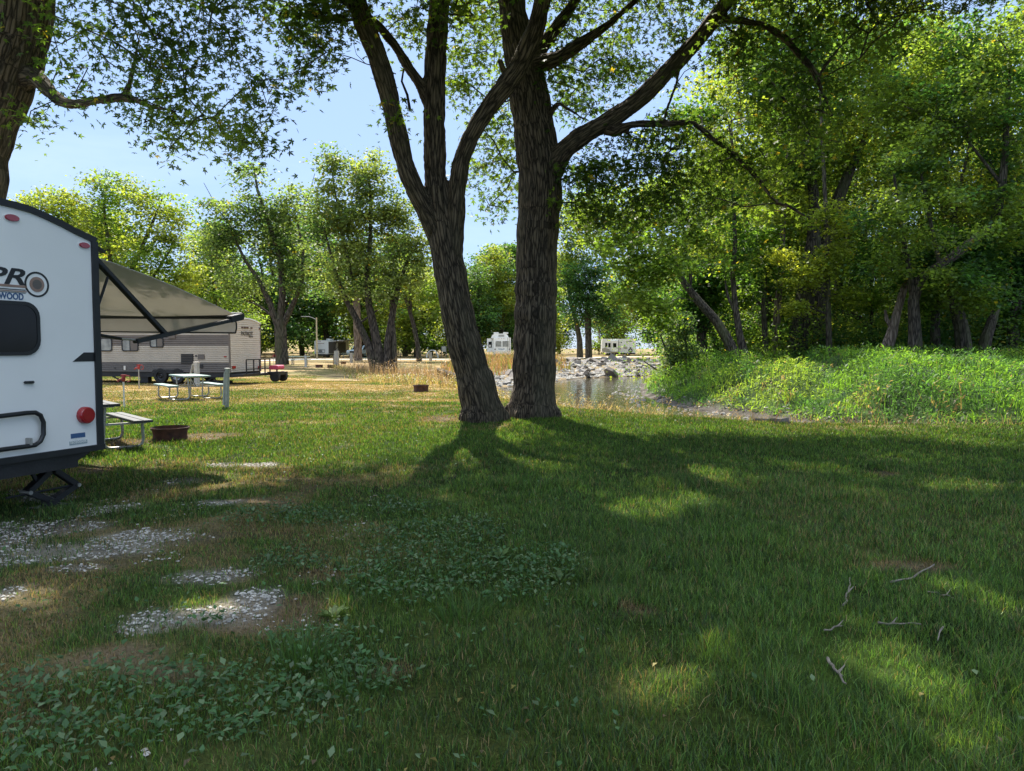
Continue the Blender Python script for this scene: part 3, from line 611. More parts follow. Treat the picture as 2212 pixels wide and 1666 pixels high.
def bark_coords(V, limbs):
    """bark coordinates that run along each limb"""
    best = np.full(len(V), 1e9); out = np.zeros((len(V), 3)); kk = 0
    for pts, rad in limbs:
        L = 0; d0 = (pts[1]-pts[0]).normalized(); a = d0.orthogonal().normalized(); kk += 1
        for p, q, r0, r1 in zip(pts[:-1], pts[1:], rad[:-1], rad[1:]):
            d = (q-p); ln = d.length; d = d.normalized(); a = (a-d*a.dot(d)).normalized(); b = d.cross(a)
            D = V-np.array(p); t = np.clip(D@np.array(d), 0, ln); C = D-t[:, None]*np.array(d); dist = np.linalg.norm(C, axis=1)-(r0+(r1-r0)*t/ln)
            m = dist < best; best = np.where(m, dist, best)
            co = np.stack([C@np.array(a)+kk*3.7, C@np.array(b)+kk*1.9, (L+t)*.12], 1); out[m] = co[m]; L += ln
    return out
def fused_trunk(name, limbs, voxel=.03, amp=.035, flare=None, base=None, seed=0):
    """limbs fused by a voxel remesh, then furrowed"""
    mb = MB()
    LL = []
    for pts, rad in limbs:
        P, Rr = [pts[0]], [rad[0]]                                 # smooth resample
        for i in range(len(pts)-1):
            p0, p1, p2, p3 = pts[max(i-1, 0)], pts[i], pts[i+1], pts[min(i+2, len(pts)-1)]; k = max(2, int((p2-p1).length/.25))
            for j in range(1, k+1):
                t = j/k; P.append(.5*((2*p1)+(p2-p0)*t+(2*p0-5*p1+4*p2-p3)*t*t+(3*p1-p0-3*p2+p3)*t**3)); Rr.append((rad[i]+(rad[i+1]-rad[i])*t)*(1+.05*math.sin(9*t+i*2.1+seed)))
        LL.append((P, Rr)); mb.tube(P, Rr, 16)
    if flare:
        c, rr, n = flare
        for k in range(n):
            a = 6.283*k/n+rng.uniform(-.3, .3); ln = rr*rng.uniform(1.0, 1.3); d = Vector((math.cos(a), math.sin(a), 0)); sgn = rng.uniform(.6, 1)
            mb.tube([c+d*rr*.25+Vector((0,0,1.1)), c+d*rr*.55+Vector((0,0,.45)), c+d*ln*.95+Vector((0,0,.08)), c+d*ln*1.12-Vector((0,0,.12))], [rr*.30*sgn, rr*.34*sgn, rr*.22*sgn, rr*.08], 10)
    o = link('tmp', mb.mesh('tmp', None)); md = o.modifiers.new('r', 'REMESH'); md.mode = 'VOXEL'; md.voxel_size = voxel; md.use_smooth_shade = True
    s2 = o.modifiers.new('s', 'SMOOTH'); s2.iterations = 6; s2.factor = .5
    dg = bpy.context.evaluated_depsgraph_get(); me = bpy.data.meshes.new_from_object(o.evaluated_get(dg)); me.name = name; bpy.data.objects.remove(o)
    n = len(me.vertices); V = np.zeros(n*3, np.float32); me.vertices.foreach_get('co', V); V = V.reshape(-1, 3).astype(float); N = np.zeros(n*3, np.float32); me.vertices.foreach_get('normal', N); N = N.reshape(-1, 3)
    B = bark_coords(V, LL); f = B*15; q = fbm(f[:, 0], f[:, 1], f[:, 2], s=300+seed, o=3); rd = np.abs(q-.5)*2; f2 = B*26; q2 = fbm(f2[:, 0], f2[:, 1], f2[:, 2], s=320+seed, o=2)
    f3 = B*2.6; q3 = fbm(f3[:, 0], f3[:, 1], f3[:, 2]*1.5, s=340+seed, o=2)
    disp = amp*(sst(0, .42, rd)-.6)+amp*.5*(q2-.5)+amp*2.2*(q3-.5); V = V+N*disp[:, None]
    me.vertices.foreach_set('co', V.astype(np.float32).ravel()); a = me.attributes.new('bark', 'FLOAT_VECTOR', 'POINT'); a.data.foreach_set('vector', B.astype(np.float32).ravel())
    me.materials.clear(); me.materials.append(M['bark_near']); me.polygons.foreach_set('use_smooth', np.ones(len(me.polygons), bool)); me.update(); return me
def pl(L):
    """list of (px, py, Y, width px) -> points, radii"""
    P = [at(a, b, c) for a, b, c, d in L]; return P, [d/2/F*c for a, b, c, d in L]

# -- where the sun reaches the lawn (gaps between the crowns)
LITP = [[(205,872),(960,880),(985,905),(1000,925),(965,958),(880,975),(800,988),(715,1003),(620,1012),(420,1008),(300,990),(213,975)]]
LITE = [(1235,945,85,14),(1130,960,50,16),(1245,995,130,13),(1410,1000,90,10),(1490,1030,95,14),(1530,1080,70,16),(1400,1105,80,20),(1610,946,110,8),(2130,1050,140,10),(2110,1268,90,18),(2190,1310,70,20),(1900,1440,110,50),(2000,1510,100,50),(2110,1600,90,50),(1440,1490,110,46),(1560,1410,50,22),(450,1040,110,14),(560,1084,60,8),(440,1312,80,18),(732,1332,34,20),(60,1290,60,20),(320,1052,80,10),(1780,1015,60,8),(230,1010,50,9),(1950,985,80,6),(640,1045,70,9),(1700,985,60,5),(1280,1075,40,8)]
TZ = math.tan(R(SUN_EL)); HX, HY = SD.x/SD.z, SD.y/SD.z
def lit_hit(P, pad=0):
    P = np.asarray(P); x = P[:, 0]-P[:, 2]*HX; y = P[:, 1]-P[:, 2]*HY; m = np.zeros(len(P), bool); f = y > 1.9
    px, py = proj(np.stack([x, np.maximum(y, 1.9), x*0], 1))
    for pg in LITP: m |= inpoly(px, py, pg)
    for a, b, c, d in LITE: m |= ((px-a)/(c+pad))**2+((py-b)/(d+pad*.4))**2 < 1
    m |= (y > 17.5) & (x < 1.6) & (x > -14) & (y < 62)
    return m & f
def inframe(P, mx=30, my=26):
    px, py = proj(P); return (px > -mx) & (px < 2212+mx) & (py > -my) & (P[:, 1] > .5)
def ellpts(n, c, r, rg, shell=2.4):
    d = rg.normal(0, 1, (n, 3)); d /= np.linalg.norm(d, axis=1)[:, None]; return np.array(c)+d*(rg.random((n, 1))**(1/shell))*np.array(r)
def polypts(n, P, Y0, Y1, rg):
    xs = [p[0] for p in P]; ys = [p[1] for p in P]; x = rg.uniform(min(xs), max(xs), n*4); y = rg.uniform(min(ys), max(ys), n*4); k = inpoly(x, y, P); x, y = x[k][:n], y[k][:n]
    Y = rg.uniform(Y0, Y1, len(x)); return np.array([tuple(at(a, b, c)) for a, b, c in zip(x, y, Y)]).reshape(-1, 3)
def area(P): return abs(sum(P[i][0]*P[(i+1)%len(P)][1]-P[(i+1)%len(P)][0]*P[i][1] for i in range(len(P))))/2

def near_tree(name, label, limbs_px, regions, vols, base, seed, flare=None, dens=1.0, leaf=.110, per=44, twigs=(), g1=(.055,.105,.020), g2=(.13,.20,.032)):
    """foreground silver maple: limbs follow the photo; crown grows on them"""
    rg = np.random.default_rng(seed); limbs = [pl([(q[0], q[1], q[2], q[3]*(.94 if seed == 11 else .97)) for q in L]) for L in limbs_px]; sk = Skel()
    for P, Rr in limbs: sk.limb(P, Rr)
    A = []
    for pg, Y0, Y1, dn_ in regions:
        q = polypts(max(2, int(area(pg)/F/F*((Y0+Y1)/2)**2*dn_*dens)), pg, Y0, Y1, rg)
        if len(q): A.append(q)
    nin = sum(map(len, A))
    for n_, c, r_ in vols:
        q = ellpts(n_, c, r_, rg); q = q[~inframe(q) & ~lit_hit(q, 14) & (q[:, 2] > 4.2)]; A.append(q)
    A = np.concatenate(A); chains = sk.grow(A, rg, .5, minz=3.0); sk.radii(.0085, .44)
    mb = MB(); sk.tubes(mb, chains, 5)
    for L in twigs: p, r_ = pl(L); mb.tube(p, r_, 5)
    root = thing(name, label, 'tree', base, group=None); off = Vector(base)
    me = fused_trunk('trunk', limbs, .03 if seed < 30 else .035, .024, flare, seed=seed); tr = link('trunk', me, root); tr.location = -off
    bo = mb.build('branches', M['bark'], root, True); bo.location = -off
    LP = leafcloud(chains, sk, rg, per, .21 if seed == 13 else .27, .8, .35)
    # leaves outside the frame must leave the sun gaps open too; those in frame stay in the drawn outline of the crown
    fr = inframe(LP, 0, 0); LP = LP[fr | ~lit_hit(LP, 7)]
    C = leafcol(LP, rg, g1, g2, sc=.7, s=seed); cr = link('crown', leafmesh('crown', LP, (.088 if seed == 13 else leaf)*rg.uniform(.55, 1.25, len(LP)), MAPLE, M['leaf'], C, .8, .6, rg), root); cr.location = -off
    print(name, len(A), nin, len(LP), len(me.vertices)); return root

# left of the pair: leaning, forks into three
T1 = [[(1043,950,15.5,104),(1042,912,15.5,94),(1036,870,15.5,84),(1020,800,15.5,80),(1003,740,15.4,77),(983,650,15.3,74),(967,560,15.3,74),(955,490,15.3,66),(948,440,15.2,56),(941,380,15.2,52),(940,300,15.1,49),(939,200,15,49),(943,100,14.9,48),(950,0,14.8,47),(958,-150,14.6,40),(952,-400,14.4,28),(965,-650,14.4,14)],
      [(958,540,15.4,50),(930,470,15.2,46),(897,410,15.0,42),(873,350,14.9,40),(858,280,14.8,42),(838,200,14.7,43),(815,120,14.5,43),(782,40,14.2,42),(755,-60,13.9,40),(715,-250,13.6,30),(650,-460,13.2,14)],
      [(978,560,15.25,46),(984,460,15.2,44),(990,390,15.1,42),(1003,330,15,40),(1035,262,14.9,40),(1075,205,14.8,44),(1115,155,14.7,46),(1150,80,14.5,44),(1172,0,14.3,38),(1195,-160,14,30),(1230,-420,13.6,14)],
      [(932,240,15.05,30),(908,186,14.95,27),(884,150,14.9,25),(866,118,14.8,24),(832,72,14.6,22),(785,26,14.4,19),(725,-6,14.2,15),(650,-60,14,9)],
      [(750,36,14.3,16),(700,38,14.1,12),(647,31,14,11),(622,8,13.9,9)],
      [(1030,440,15.3,10),(1052,260,15.6,8)]][:5]
R1 = [([(570,-20),(575,30),(600,50),(640,72),(615,100),(660,132),(722,128),(705,95),(742,62),(800,95),(770,40),(770,-20)], 13.2, 14.8, 20),
      ([(596,136),(660,140),(672,152),(622,178),(598,186)], 13.5, 14, 10),
      ([(860,70),(905,90),(925,185),(912,-10),(840,-10)], 13.8, 16.5, 14),
      ([(650,172),(700,180),(690,150),(655,150)], 13.4, 13.8, 4),
      ([(835,215),(880,215),(885,262),(845,256)], 14.2, 14.5, 9),
      ([(850,-10),(1060,-10),(1050,40),(960,60),(860,30)], 13.2, 14.4, 10)]
tw = [[(855,160,14.7,2.6),(830,150,14.5,2.2),(790,138,14.3,2.2),(760,125,14.2,2),(715,112,14,1.6),(665,100,13.9,1.2),(620,86,13.9,.9)],
      [(790,138,14.3,1.6),(770,118,14.2,1.2),(762,88,14.1,.9)],[(760,125,14.2,1.3),(735,130,14.1,1),(700,122,14,.8)],[(715,112,14,1.2),(700,90,14,.9),(690,60,14,.7)],
      [(715,112,14,1),(680,120,14,.8),(650,112,14,.6)],[(860,190,14.6,1.6),(830,182,14.4,1.2),(800,168,14.3,.8)],[(886,240,14.9,7),(880,205,14.8,6),(868,176,14.7,5),(872,150,14.7,4)],
      [(918,190,14.9,4),(922,170,14.8,3),(940,158,14.8,2)],[(560,30,13.6,.7),(590,60,13.7,.9),(640,90,13.8,1.1),(700,105,13.9,1.3)]]
near_tree('silver_maple', 'leaning three forked maple, left one of the two big trunks in the middle', T1, R1,
          [(1050,(-2.0,15.0,12.5),(6.5,6.5,5.5)),(480,(1.5,13,10.5),(5,5,3.5)),(300,(-3.6,13,9.3),(2.6,3.5,2.0))], (at(1042,912,15.5).x, 15.5, 0), 11, (Vector((at(1042,912,15.5).x, 15.5, 0)), .43, 7), twigs=tw)
# right of the pair: thick straight trunk with the long limb to the right
T2 = [[(1150,935,16.4,122),(1150,893,16.4,110),(1153,830,16.4,96),(1155,760,16.4,92),(1157,680,16.4,92),(1159,600,16.4,92),(1160,520,16.4,92),(1166,440,16.4,96),(1166,370,16.4,100),(1155,290,16.4,94),(1145,220,16.4,86),(1133,150,16.4,80),(1117,80,16.4,66),(1105,0,16.4,58),(1102,-150,16.4,48),(1108,-400,16.4,32),(1115,-700,16.4,16)],
      [(1185,400,16.4,56),(1200,350,16.2,50),(1232,314,16,44),(1268,288,15.9,42),(1321,258,15.8,40),(1380,216,15.6,38),(1425,172,15.5,37),(1471,124,15.4,35),(1518,72,15.3,33),(1572,0,15.2,30),(1640,-120,15,24),(1720,-330,14.7,14)],
      [(1530,55,15.3,18),(1557,43,15.3,15),(1603,45,15.2,14),(1650,56,15.1,14),(1692,81,15,13),(1727,120,14.9,12),(1754,151,14.8,11),(1774,194,14.7,8),(1800,250,14.6,5)],
      [(1770,165,14.75,6),(1785,139,14.7,6),(1839,77,14.6,5.5),(1898,50,14.5,5),(1994,21,14.4,4),(2072,31,14.3,3)],
      [(1300,275,15.9,24),(1329,284,15.7,20),(1360,270,15.6,17),(1400,268,15.6,15),(1458,267,15.6,14),(1499,267,15.6,12),(1541,302,15.6,12),(1588,337,15.7,12),(1619,368,15.7,11),(1650,403,15.7,9),(1677,438,15.7,8),(1704,445,15.7,6),(1743,469,15.7,4),(1790,480,15.6,3)],
      [(1340,275,15.7,14),(1368,300,15.6,5)],
      [(1130,150,16.4,44),(1160,141,16.2,36),(1207,125,16.0,31),(1262,90,15.9,25),(1321,47,15.8,17),(1385,-10,15.7,12),(1440,-60,15.6,8)],
      [(1128,170,16.5,40),(1160,118,16.6,36),(1200,62,16.7,30),(1243,0,16.8,25),(1290,-140,17,18),(1340,-330,17.2,10)],
      [(1116,175,16.3,22),(1092,160,16.1,15),(1081,137,16.0,13),(1080,130,15.95,15)],
      [(1186,250,16.2,16),(1205,225,16,12),(1222,232,15.9,9),(1262,258,15.8,5)],
      [(1470,128,15.4,8),(1462,180,15.5,7),(1440,240,15.6,6),(1430,290,15.6,4)],
      [(1700,90,15,5),(1722,40,14.9,4),(1745,-30,14.8,3)]]
R2 = [([(965,-20),(1095,-20),(1085,120),(1100,230),(1110,300),(1118,400),(1112,430),(1090,480),(1060,470),(1045,440),(1000,400),(985,330),(965,200)], 17, 19, 10),
      ([(1190,-20),(1560,-20),(1500,70),(1420,150),(1330,225),(1230,290),(1195,240),(1180,150)], 16, 19, 9.5),
      ([(1235,320),(1330,300),(1420,250),(1520,250),(1600,320),(1690,400),(1680,470),(1560,440),(1440,500),(1330,520),(1225,500),(1218,400)], 15.2, 17, 12),
      ([(1225,360),(1420,370),(1440,440),(1380,490),(1225,480)], 15, 16.5, 12),
      ([(1560,-20),(1950,-20),(2080,20),(2070,60),(1900,110),(1820,200),(1870,300),(1850,350),(1720,330),(1610,250),(1560,180),(1500,150)], 14.2, 16.5, 7.5),
      ([(1600,180),(1760,220),(1740,330),(1800,420),(1700,420),(1600,330)], 14.6, 16, 7)]
near_tree('silver_maple', 'thick upright maple, right one of the two big trunks, long limb reaching right', T2, R2,
          [(900,(4.5,17.5,13.0),(8,7,5.5)),(650,(6.5,13.5,10.5),(5,5.5,3.5)),(600,(10.5,19,13),(7,8,5))], (at(1150,893,16.4).x, 16.4, 0), 12, (Vector((at(1150,893,16.4).x, 16.4, 0)), .52, 8))
# at the left edge, behind the trailer
T3 = [[(-75,1010,12.0,150),(-68,700,12,136),(-65,430,12,130),(-55,300,12,136),(-20,180,12,160),(15,80,12,158),(28,0,12,150),(45,-150,12,130),(60,-400,12,100),(70,-700,12,60)],
      [(40,175,12,60),(66,166,11.9,44),(84,172,11.8,38),(106,196,11.7,32),(124,214,11.6,28),(145,224,11.5,25),(178,223,11.4,21),(220,216,11.2,20),(258,212,11.1,21),(280,213,11.0,19),(302,220,10.9,15),(326,230,10.8,11),(370,240,10.6,7),(440,250,10.4,4)],
      [(268,212,11.1,14),(277,190,11.1,12),(285,154,11.1,10),(292,120,11.1,9),(299,86,11.1,8),(316,38,11.1,7),(330,-30,11.1,6)],
      [(270,203,11.1,5),(256,186,11.1,5),(240,165,11.1,4),(235,135,11.1,3)],
      [(300,90,11.1,5),(370,95,11,4),(450,60,10.9,4),(520,70,10.8,3)],
      [(330,230,10.8,5),(400,205,10.7,4),(470,190,10.6,3),(540,200,10.5,2.5)],
      [(60,40,12,30),(140,-60,11.6,20),(260,-150,11.2,12),(400,-220,10.9,7)]]
R3 = [([(95,-20),(88,80),(88,140),(130,185),(150,212),(210,205),(262,205),(300,225),(230,225),(215,238),(235,265),(285,295),(300,335),(318,335),(325,290),(345,312),(400,332),(470,335),(540,328),(590,340),(607,335),(613,290),(640,285),(608,245),(650,235),(590,205),(575,170),(648,172),(642,160),(560,165),(545,110),(530,60),(560,30),(552,-20)], 9.6, 11.8, 11),
      ([(300,140),(560,150),(600,300),(420,320),(330,260)], 9.8, 11.6, 6), ([(180,-20),(520,-20),(500,130),(300,140),(190,100)], 9.8, 11.8, 3),
      ([(30,225),(62,228),(95,240),(118,296),(60,292),(35,255)], 11, 11.8, 18)]
near_tree('silver_maple', 'big grey tree cut by the left edge of the view, rising behind the white trailer', T3, R3,
          [(650,(-8.5,12,11.5),(7.5,7.5,5.5)),(480,(-5.0,9.0,9.5),(4,5,3.5)),(500,(-7,5,11),(6,6,4))], (at(-70,760,12).x, 12, 0), 13, (Vector((at(-70,760,12).x, 12, 0)), .6, 6))
# its neighbour outside the right edge: only the shade it throws is seen
T4 = [[(2560,1000,14,100),(2550,700,14,80),(2540,400,14,76),(2530,100,14,70),(2520,-200,14,60),(2500,-600,14,30)],[(2535,250,14,40),(2420,0,13.5,36),(2300,-250,13,24)],[(2535,200,14,40),(2600,-100,14.5,36),(2700,-350,15,20)]]
near_tree('silver_maple', 'tree outside the right edge whose crown shades the right side of the lawn', T4, [],
          [(850,(11.5,13,11),(7,7,4.5)),(400,(9,17,13),(6,4,3.5)),(650,(7,8.5,10.5),(6,5,3.5)),(600,(1,8,10.5),(6,4,3))], (at(2550,760,14).x, 14, 0), 14, None)
# ---------------------------------------------------------------- trees farther away
def px_tree(label, base, stems, crown, N, seed, leaf=.2, per=45, sig=.5, g1=(.045,.085,.018), g2=(.09,.135,.025), bark='bark', name='tree', var=.35, tmpl=None, minz=2.0, gap=.0, group=None, extra=None, sides=8):
    rg = np.random.default_rng(seed); bx, by, Y = base; b = at(bx, by, Y); b.z = H(b.x, b.y); sk = Skel(); mb = MB()
    for L in stems:
        P, Rr = pl([(q[0], q[1], (q[3] if len(q) > 3 else Y), q[2]) for q in L])
        if L is stems[0] or L[0][1] > by-22: P[0].z = min(P[0].z, b.z-.25)
        sk.limb(P, Rr); mb.tube(P, Rr, sides)
    A = []; tot = sum(c[2]*c[3] for c in crown)
    for c in crown:
        cy_ = Y+(c[4] if len(c) > 4 else 0); q = ellpts(max(4, int(N*c[2]*c[3]/tot)), tuple(at(c[0], c[1], cy_)), (c[2]/F*cy_, (c[2]+c[3])/2/F*cy_, c[3]/F*cy_), rg, 2.2); A.append(q)
    A = np.concatenate(A) if A else np.zeros((0, 3)); A = A[A[:, 2] > terrain(A[:, 0], A[:, 1])[0]+.8] if len(A) else A
    if gap and len(A): A = A[fbm(A[:, 0]*.45, A[:, 1]*.45, A[:, 2]*.45, s=seed+400, o=2) > gap]
    root = thing(name, label, 'tree', b, group=group)
    if len(A):
        ch = sk.grow(A, rg, 1.0, minz=b.z+minz); sk.radii(.016, .45); sk.tubes(mb, ch, 4, .02)
        LP = leafcloud(ch, sk, rg, per, sig*1.1, .6, .2, .38); C = leafcol(LP, rg, g1, g2, per, sc=.35, s=seed, var=var)
        cr = link('crown', leafmesh('crown', LP, leaf*rg.uniform(.6, 1.25, len(LP)), tmpl or RHOMB, M['leaf_far'] if Y > 55 else M['leaf'], C, .6, .3, rg), root); cr.location = -b
    t_ = mb.build('trunk', M[bark], root, True); t_.location = -b
    return root
YG1, YG2 = (.115,.195,.030), (.21,.26,.045); MG1, MG2 = (.068,.145,.030), (.135,.215,.040); DG1, DG2 = (.042,.105,.030), (.075,.14,.036); OL1, OL2 = (.075,.145,.034), (.15,.22,.045)
px_tree('wide open crowned yellow green tree behind the tan trailer, branches showing through', (255,775,78),
        [[(255,775,20),(255,700,18),(252,640,16)],[(252,650,13),(200,570,9),(150,500,6),(110,450,4)],[(252,640,13),(235,540,9),(225,450,5),(230,400,3)],[(253,645,13),(300,550,9),(330,480,6),(350,430,3)],[(252,620,8),(180,610,6),(120,580,4)],[(256,620,9),(330,600,6),(380,520,4)]],
        [(80,435,48,38),(140,455,70,52),(235,425,66,58),(315,435,62,56),(370,475,46,62),(200,520,110,66),(330,545,80,66),(120,560,80,60),(260,620,150,50),(400,600,50,50)], 680, 31, .30, 46, .65, YG1, YG2, gap=.30)
px_tree('slender yellowish tree between the open crowned tree and the many limbed tree', (470,772,84), [[(470,772,14),(468,690,11),(462,610,8),(455,540,4)]], [(455,560,40,66),(440,620,55,60),(500,640,50,60),(430,520,30,40),(520,690,60,40)], 190, 32, .28, 46, .65, YG1, OL2)
px_tree('tall many limbed tree with pale thick trunk beyond the tan trailer', (610,788,66),
        [[(610,788,31),(608,755,27),(606,715,26),(604,690,24)],[(600,705,15),(583,655,13),(558,605,9),(528,560,7),(500,500,4)],[(605,700,17),(610,640,15),(606,560,12),(580,480,9),(556,410,6),(548,360,3)],[(610,705,15),(634,655,12),(652,612,9),(655,540,6),(640,470,3)],[(596,690,6),(560,660,4),(530,650,2)],[(650,470,3),(668,420,2),(680,375,1)],[(520,520,3),(470,450,2),(440,395,1)]],
        [(545,400,46,62),(505,455,58,48),(600,440,45,60),(468,430,30,28),(480,520,48,60),(560,500,70,60),(640,440,26,50),(615,540,46,60),(520,600,60,40),(640,600,30,50)], 420, 33, .27, 50, .6, (.08,.14,.045), (.15,.21,.065), gap=.40)  # greens less saturated: distance haze put into the leaf colour
px_tree('twin peaked tree with a fan of leaning stems in front of the pickup', (826,793,60),
        [[(815,796,22),(796,745,17),(770,690,14),(744,640,11),(722,580,7),(702,500,4)],[(826,797,27),(812,730,20),(797,660,16),(792,600,13),(800,520,9),(800,400,4)],[(836,795,24),(838,740,17),(850,665,14),(862,612,11),(882,560,7),(905,520,4)],[(853,785,13),(851,730,11),(846,680,10),(846,640,9)],[(775,700,5),(815,670,4)],[(760,600,8),(735,480,5),(715,360,2)]],
        [(715,370,32,62),(798,375,40,70),(700,460,55,60),(770,470,62,70),(848,470,52,80),(682,550,40,50),(745,560,60,60),(850,580,62,50),(900,545,34,60),(800,620,110,30)], 560, 34, .26, 52, .55, (.08,.14,.045), (.16,.21,.065), gap=.36)  # leaf colour carries the haze here too, greens kept duller
px_tree('massive bare pinkish trunk standing behind the twin peaked tree', (773,775,86), [[(773.5,777,22),(773.5,770,18),(773,740,17),(771,690,16.5),(769,640,16),(772,590,13),(775,520,9)]], [(770,560,110,70),(720,600,60,50),(830,600,60,50)], 130, 35, .3, 44, .7, DG1, MG1, bark='bark_pale')
px_tree('slim single tree leaning left beside the far gravel lane', (905,781,82), [[(906,783,13),(902,745,10),(893,700,9),(880,655,8),(868,620,6)],[(886,675,8),(887,640,7),(884,600,4)]], [(885,600,50,42),(930,640,44,32),(850,630,40,32),(955,610,40,40)], 150, 36, .24, 48, .5, YG1, YG2)
px_tree('dark tree seen in the gap right of the leaning trunk', (1032,768,112), [[(1032,768,11),(1033,700,9),(1034,620,6)]], [(1030,600,26,60),(1040,680,40,50),(1012,660,30,50)], 150, 37, .36, 50, .8, DG1, DG2)
px_tree('pale green rounded tree above the motorhome between the big trunks', (1085,764,118), [[(1085,766,10),(1083,700,9),(1078,650,6)],[(1085,700,6),(1095,640,4)]], [(1075,590,42,50),(1090,660,44,50),(1062,640,30,44),(1065,552,18,26)], 210, 38, .36, 52, .8, OL1, YG2)
px_tree('dark leaved tree by the fifth wheel camper across the creek', (1272,767,105), [[(1272,768,16),(1271,730,14),(1270,690,13),(1268,640,9)]], [(1290,640,62,44),(1255,660,44,44),(1310,690,38,24),(1270,590,60,44)], 230, 39, .34, 50, .75, DG1, DG1)
px_tree('bare lower trunk curving left just right of the thick trunk', (1253,766,108), [[(1253,767,15),(1252,735,12),(1246,700,10),(1232,650,8),(1225,600,5)],[(1247,712,6),(1270,670,4),(1290,640,3)]], [(1230,560,50,60),(1250,480,60,60)], 150, 40, .36, 46, .8, OL1, YG2)
px_tree('yellow green tree behind the fifth wheel camper', (1345,760,156), [[(1345,761,9),(1344,700,7),(1340,650,4)]], [(1340,660,60,40),(1310,690,44,26),(1390,690,50,30),(1360,600,60,50)], 200, 41, .42, 46, .9, YG1, YG2)

# creekside wood on the right bank
px_tree('tree leaning left over the creek, ivy on its foot, first of the wood', (1592,776,46),
        [[(1596,780,27),(1572,735,23),(1546,692,20),(1510,652,18),(1478,612,14),(1463,582,10),(1440,520,7),(1400,470,4)],[(1490,625,9),(1492,590,8),(1480,540,6),(1476,480,3)],[(1450,560,5),(1390,560,4),(1340,590,2)]],
        [(1400,470,90,80,-2),(1345,535,70,66,-4),(1450,390,110,80),(1385,640,80,50,-4),(1500,520,70,70),(1290,470,60,70,-2),(1420,560,90,60,-3),(1430,680,50,36,-2)], 520, 51, .23, 42, .42, YG1, OL2, gap=.34)
px_tree('upright tree growing against the foot of the leaning creek tree', (1606,776,46.5), [[(1612,780,24),(1598,725,16),(1588,660,13),(1583,600,11),(1588,520,9),(1583,380,7),(1580,260,4)],[(1590,680,8),(1572,640,6),(1565,600,3)]],
        [(1590,430,80,90),(1600,300,110,90,2),(1530,240,90,90,3),(1610,560,60,50),(1470,300,80,80,4)], 360, 52, .23, 42, .45, MG1, YG2, gap=.38)
px_tree('small tree with a crooked left limb right of the leaning creek tree', (1656,762,50), [[(1656,764,15),(1651,700,12),(1649,655,9),(1655,600,5)],[(1650,665,7),(1628,644,6),(1600,632,5),(1588,615,3)]], [(1650,580,60,50),(1600,640,40,24,-1),(1640,520,50,40)], 150, 53, .22, 42, .4, MG1, YG1)
px_tree('reddish grey trunk just left of the giant cottonwood', (1676,762,52), [[(1676,764,22),(1677,705,17),(1684,610,14),(1690,520,12),(1695,420,9),(1700,330,5)]], [(1690,430,70,80),(1650,360,80,80,3),(1720,340,80,70)], 230, 54, .24, 42, .5, OL1, YG2, bark='bark_pale', gap=.35)
px_tree('giant furrowed cottonwood, thickest trunk of the wood', (1722,760,52),
        [[(1718,765,56),(1722,745,45),(1730,690,41),(1742,620,38),(1752,560,36),(1758,520,32),(1760,440,24),(1745,330,18),(1738,250,14),(1735,180,10),(1720,90,6)],[(1736,300,9),(1710,260,7),(1690,200,5),(1660,170,3)]],
        [(1740,150,90,80),(1690,240,80,70,3),(1800,120,80,70),(1660,120,80,70,2),(1770,40,120,60)], 330, 55, .25, 42, .55, OL1, OL2, gap=.40)
px_tree('second giant trunk right behind the cottonwood, forking high to the right', (1762,758,54),
        [[(1764,762,46),(1764,700,34),(1768,640,30),(1774,560,28),(1792,480,27),(1815,420,26),(1840,360,20),(1868,300,14),(1890,220,8)],[(1776,560,18),(1806,470,14),(1820,440,10)],[(1795,745,12),(1776,690,14),(1772,650,14)]],
        [(1890,180,90,100),(1850,300,60,60),(1930,90,110,90),(1840,60,90,70),(1980,160,80,100)], 520, 56, .25, 44, .55, MG1, YG2, gap=.36)
px_tree('young tree with sunlit yellow leaf sprays before the giant cottonwood', (1793,758,47), [[(1793,760,15),(1789,660,12),(1787,560,11),(1783,440,9),(1776,300,7),(1770,170,4)],[(1790,640,5),(1750,610,4),(1700,600,2)],[(1790,680,5),(1750,665,3.5),(1710,660,2)]],
        [(1740,600,60,24,-1),(1735,665,62,20,-1),(1790,560,60,40),(1700,560,40,30,-1),(1800,480,50,50),(1830,640,36,30)], 250, 57, .19, 42, .34, (.16,.22,.035), (.27,.30,.05), gap=.36)
px_tree('twisted broken reddish trunk leaning right at the bank top', (1912,764,45), [[(1906,768,30),(1925,725,24),(1936,682,18),(1950,632,16),(1963,592,12),(1975,545,6)],[(1930,715,10),(1915,690,9),(1912,670,5)]], [(1985,560,40,40),(1950,600,40,30)], 70, 58, .17, 44, .4, MG1, MG2, bark='bark_pale')
px_tree('dark tree whose long limb arches up to the right edge', (1978,766,43),
        [[(1978,770,34),(1976,710,26),(1973,650,23),(1986,605,22),(2040,568,22),(2100,522,22),(2150,480,20),(2165,400,16),(2172,320,13),(2176,232,9),(2185,120,5)],[(1973,650,14),(1960,560,11),(1940,460,8),(1930,360,5)],[(2030,575,9),(2010,480,7),(1990,380,5)],[(2165,400,8),(2110,330,6),(2060,260,4)]],
        [(1930,470,80,80,-1),(1970,360,90,90),(2060,600,70,44,-2),(2090,250,100,110),(2150,90,100,90),(1960,230,90,90,2),(2180,450,60,110),(2060,470,90,70,-2),(1910,580,60,50),(2130,640,80,40,-1),(2020,120,110,90,2),(1900,150,100,100,3),(2190,250,60,140)], 1000, 59, .23, 44, .45, DG1, OL2, gap=.36, var=.4)
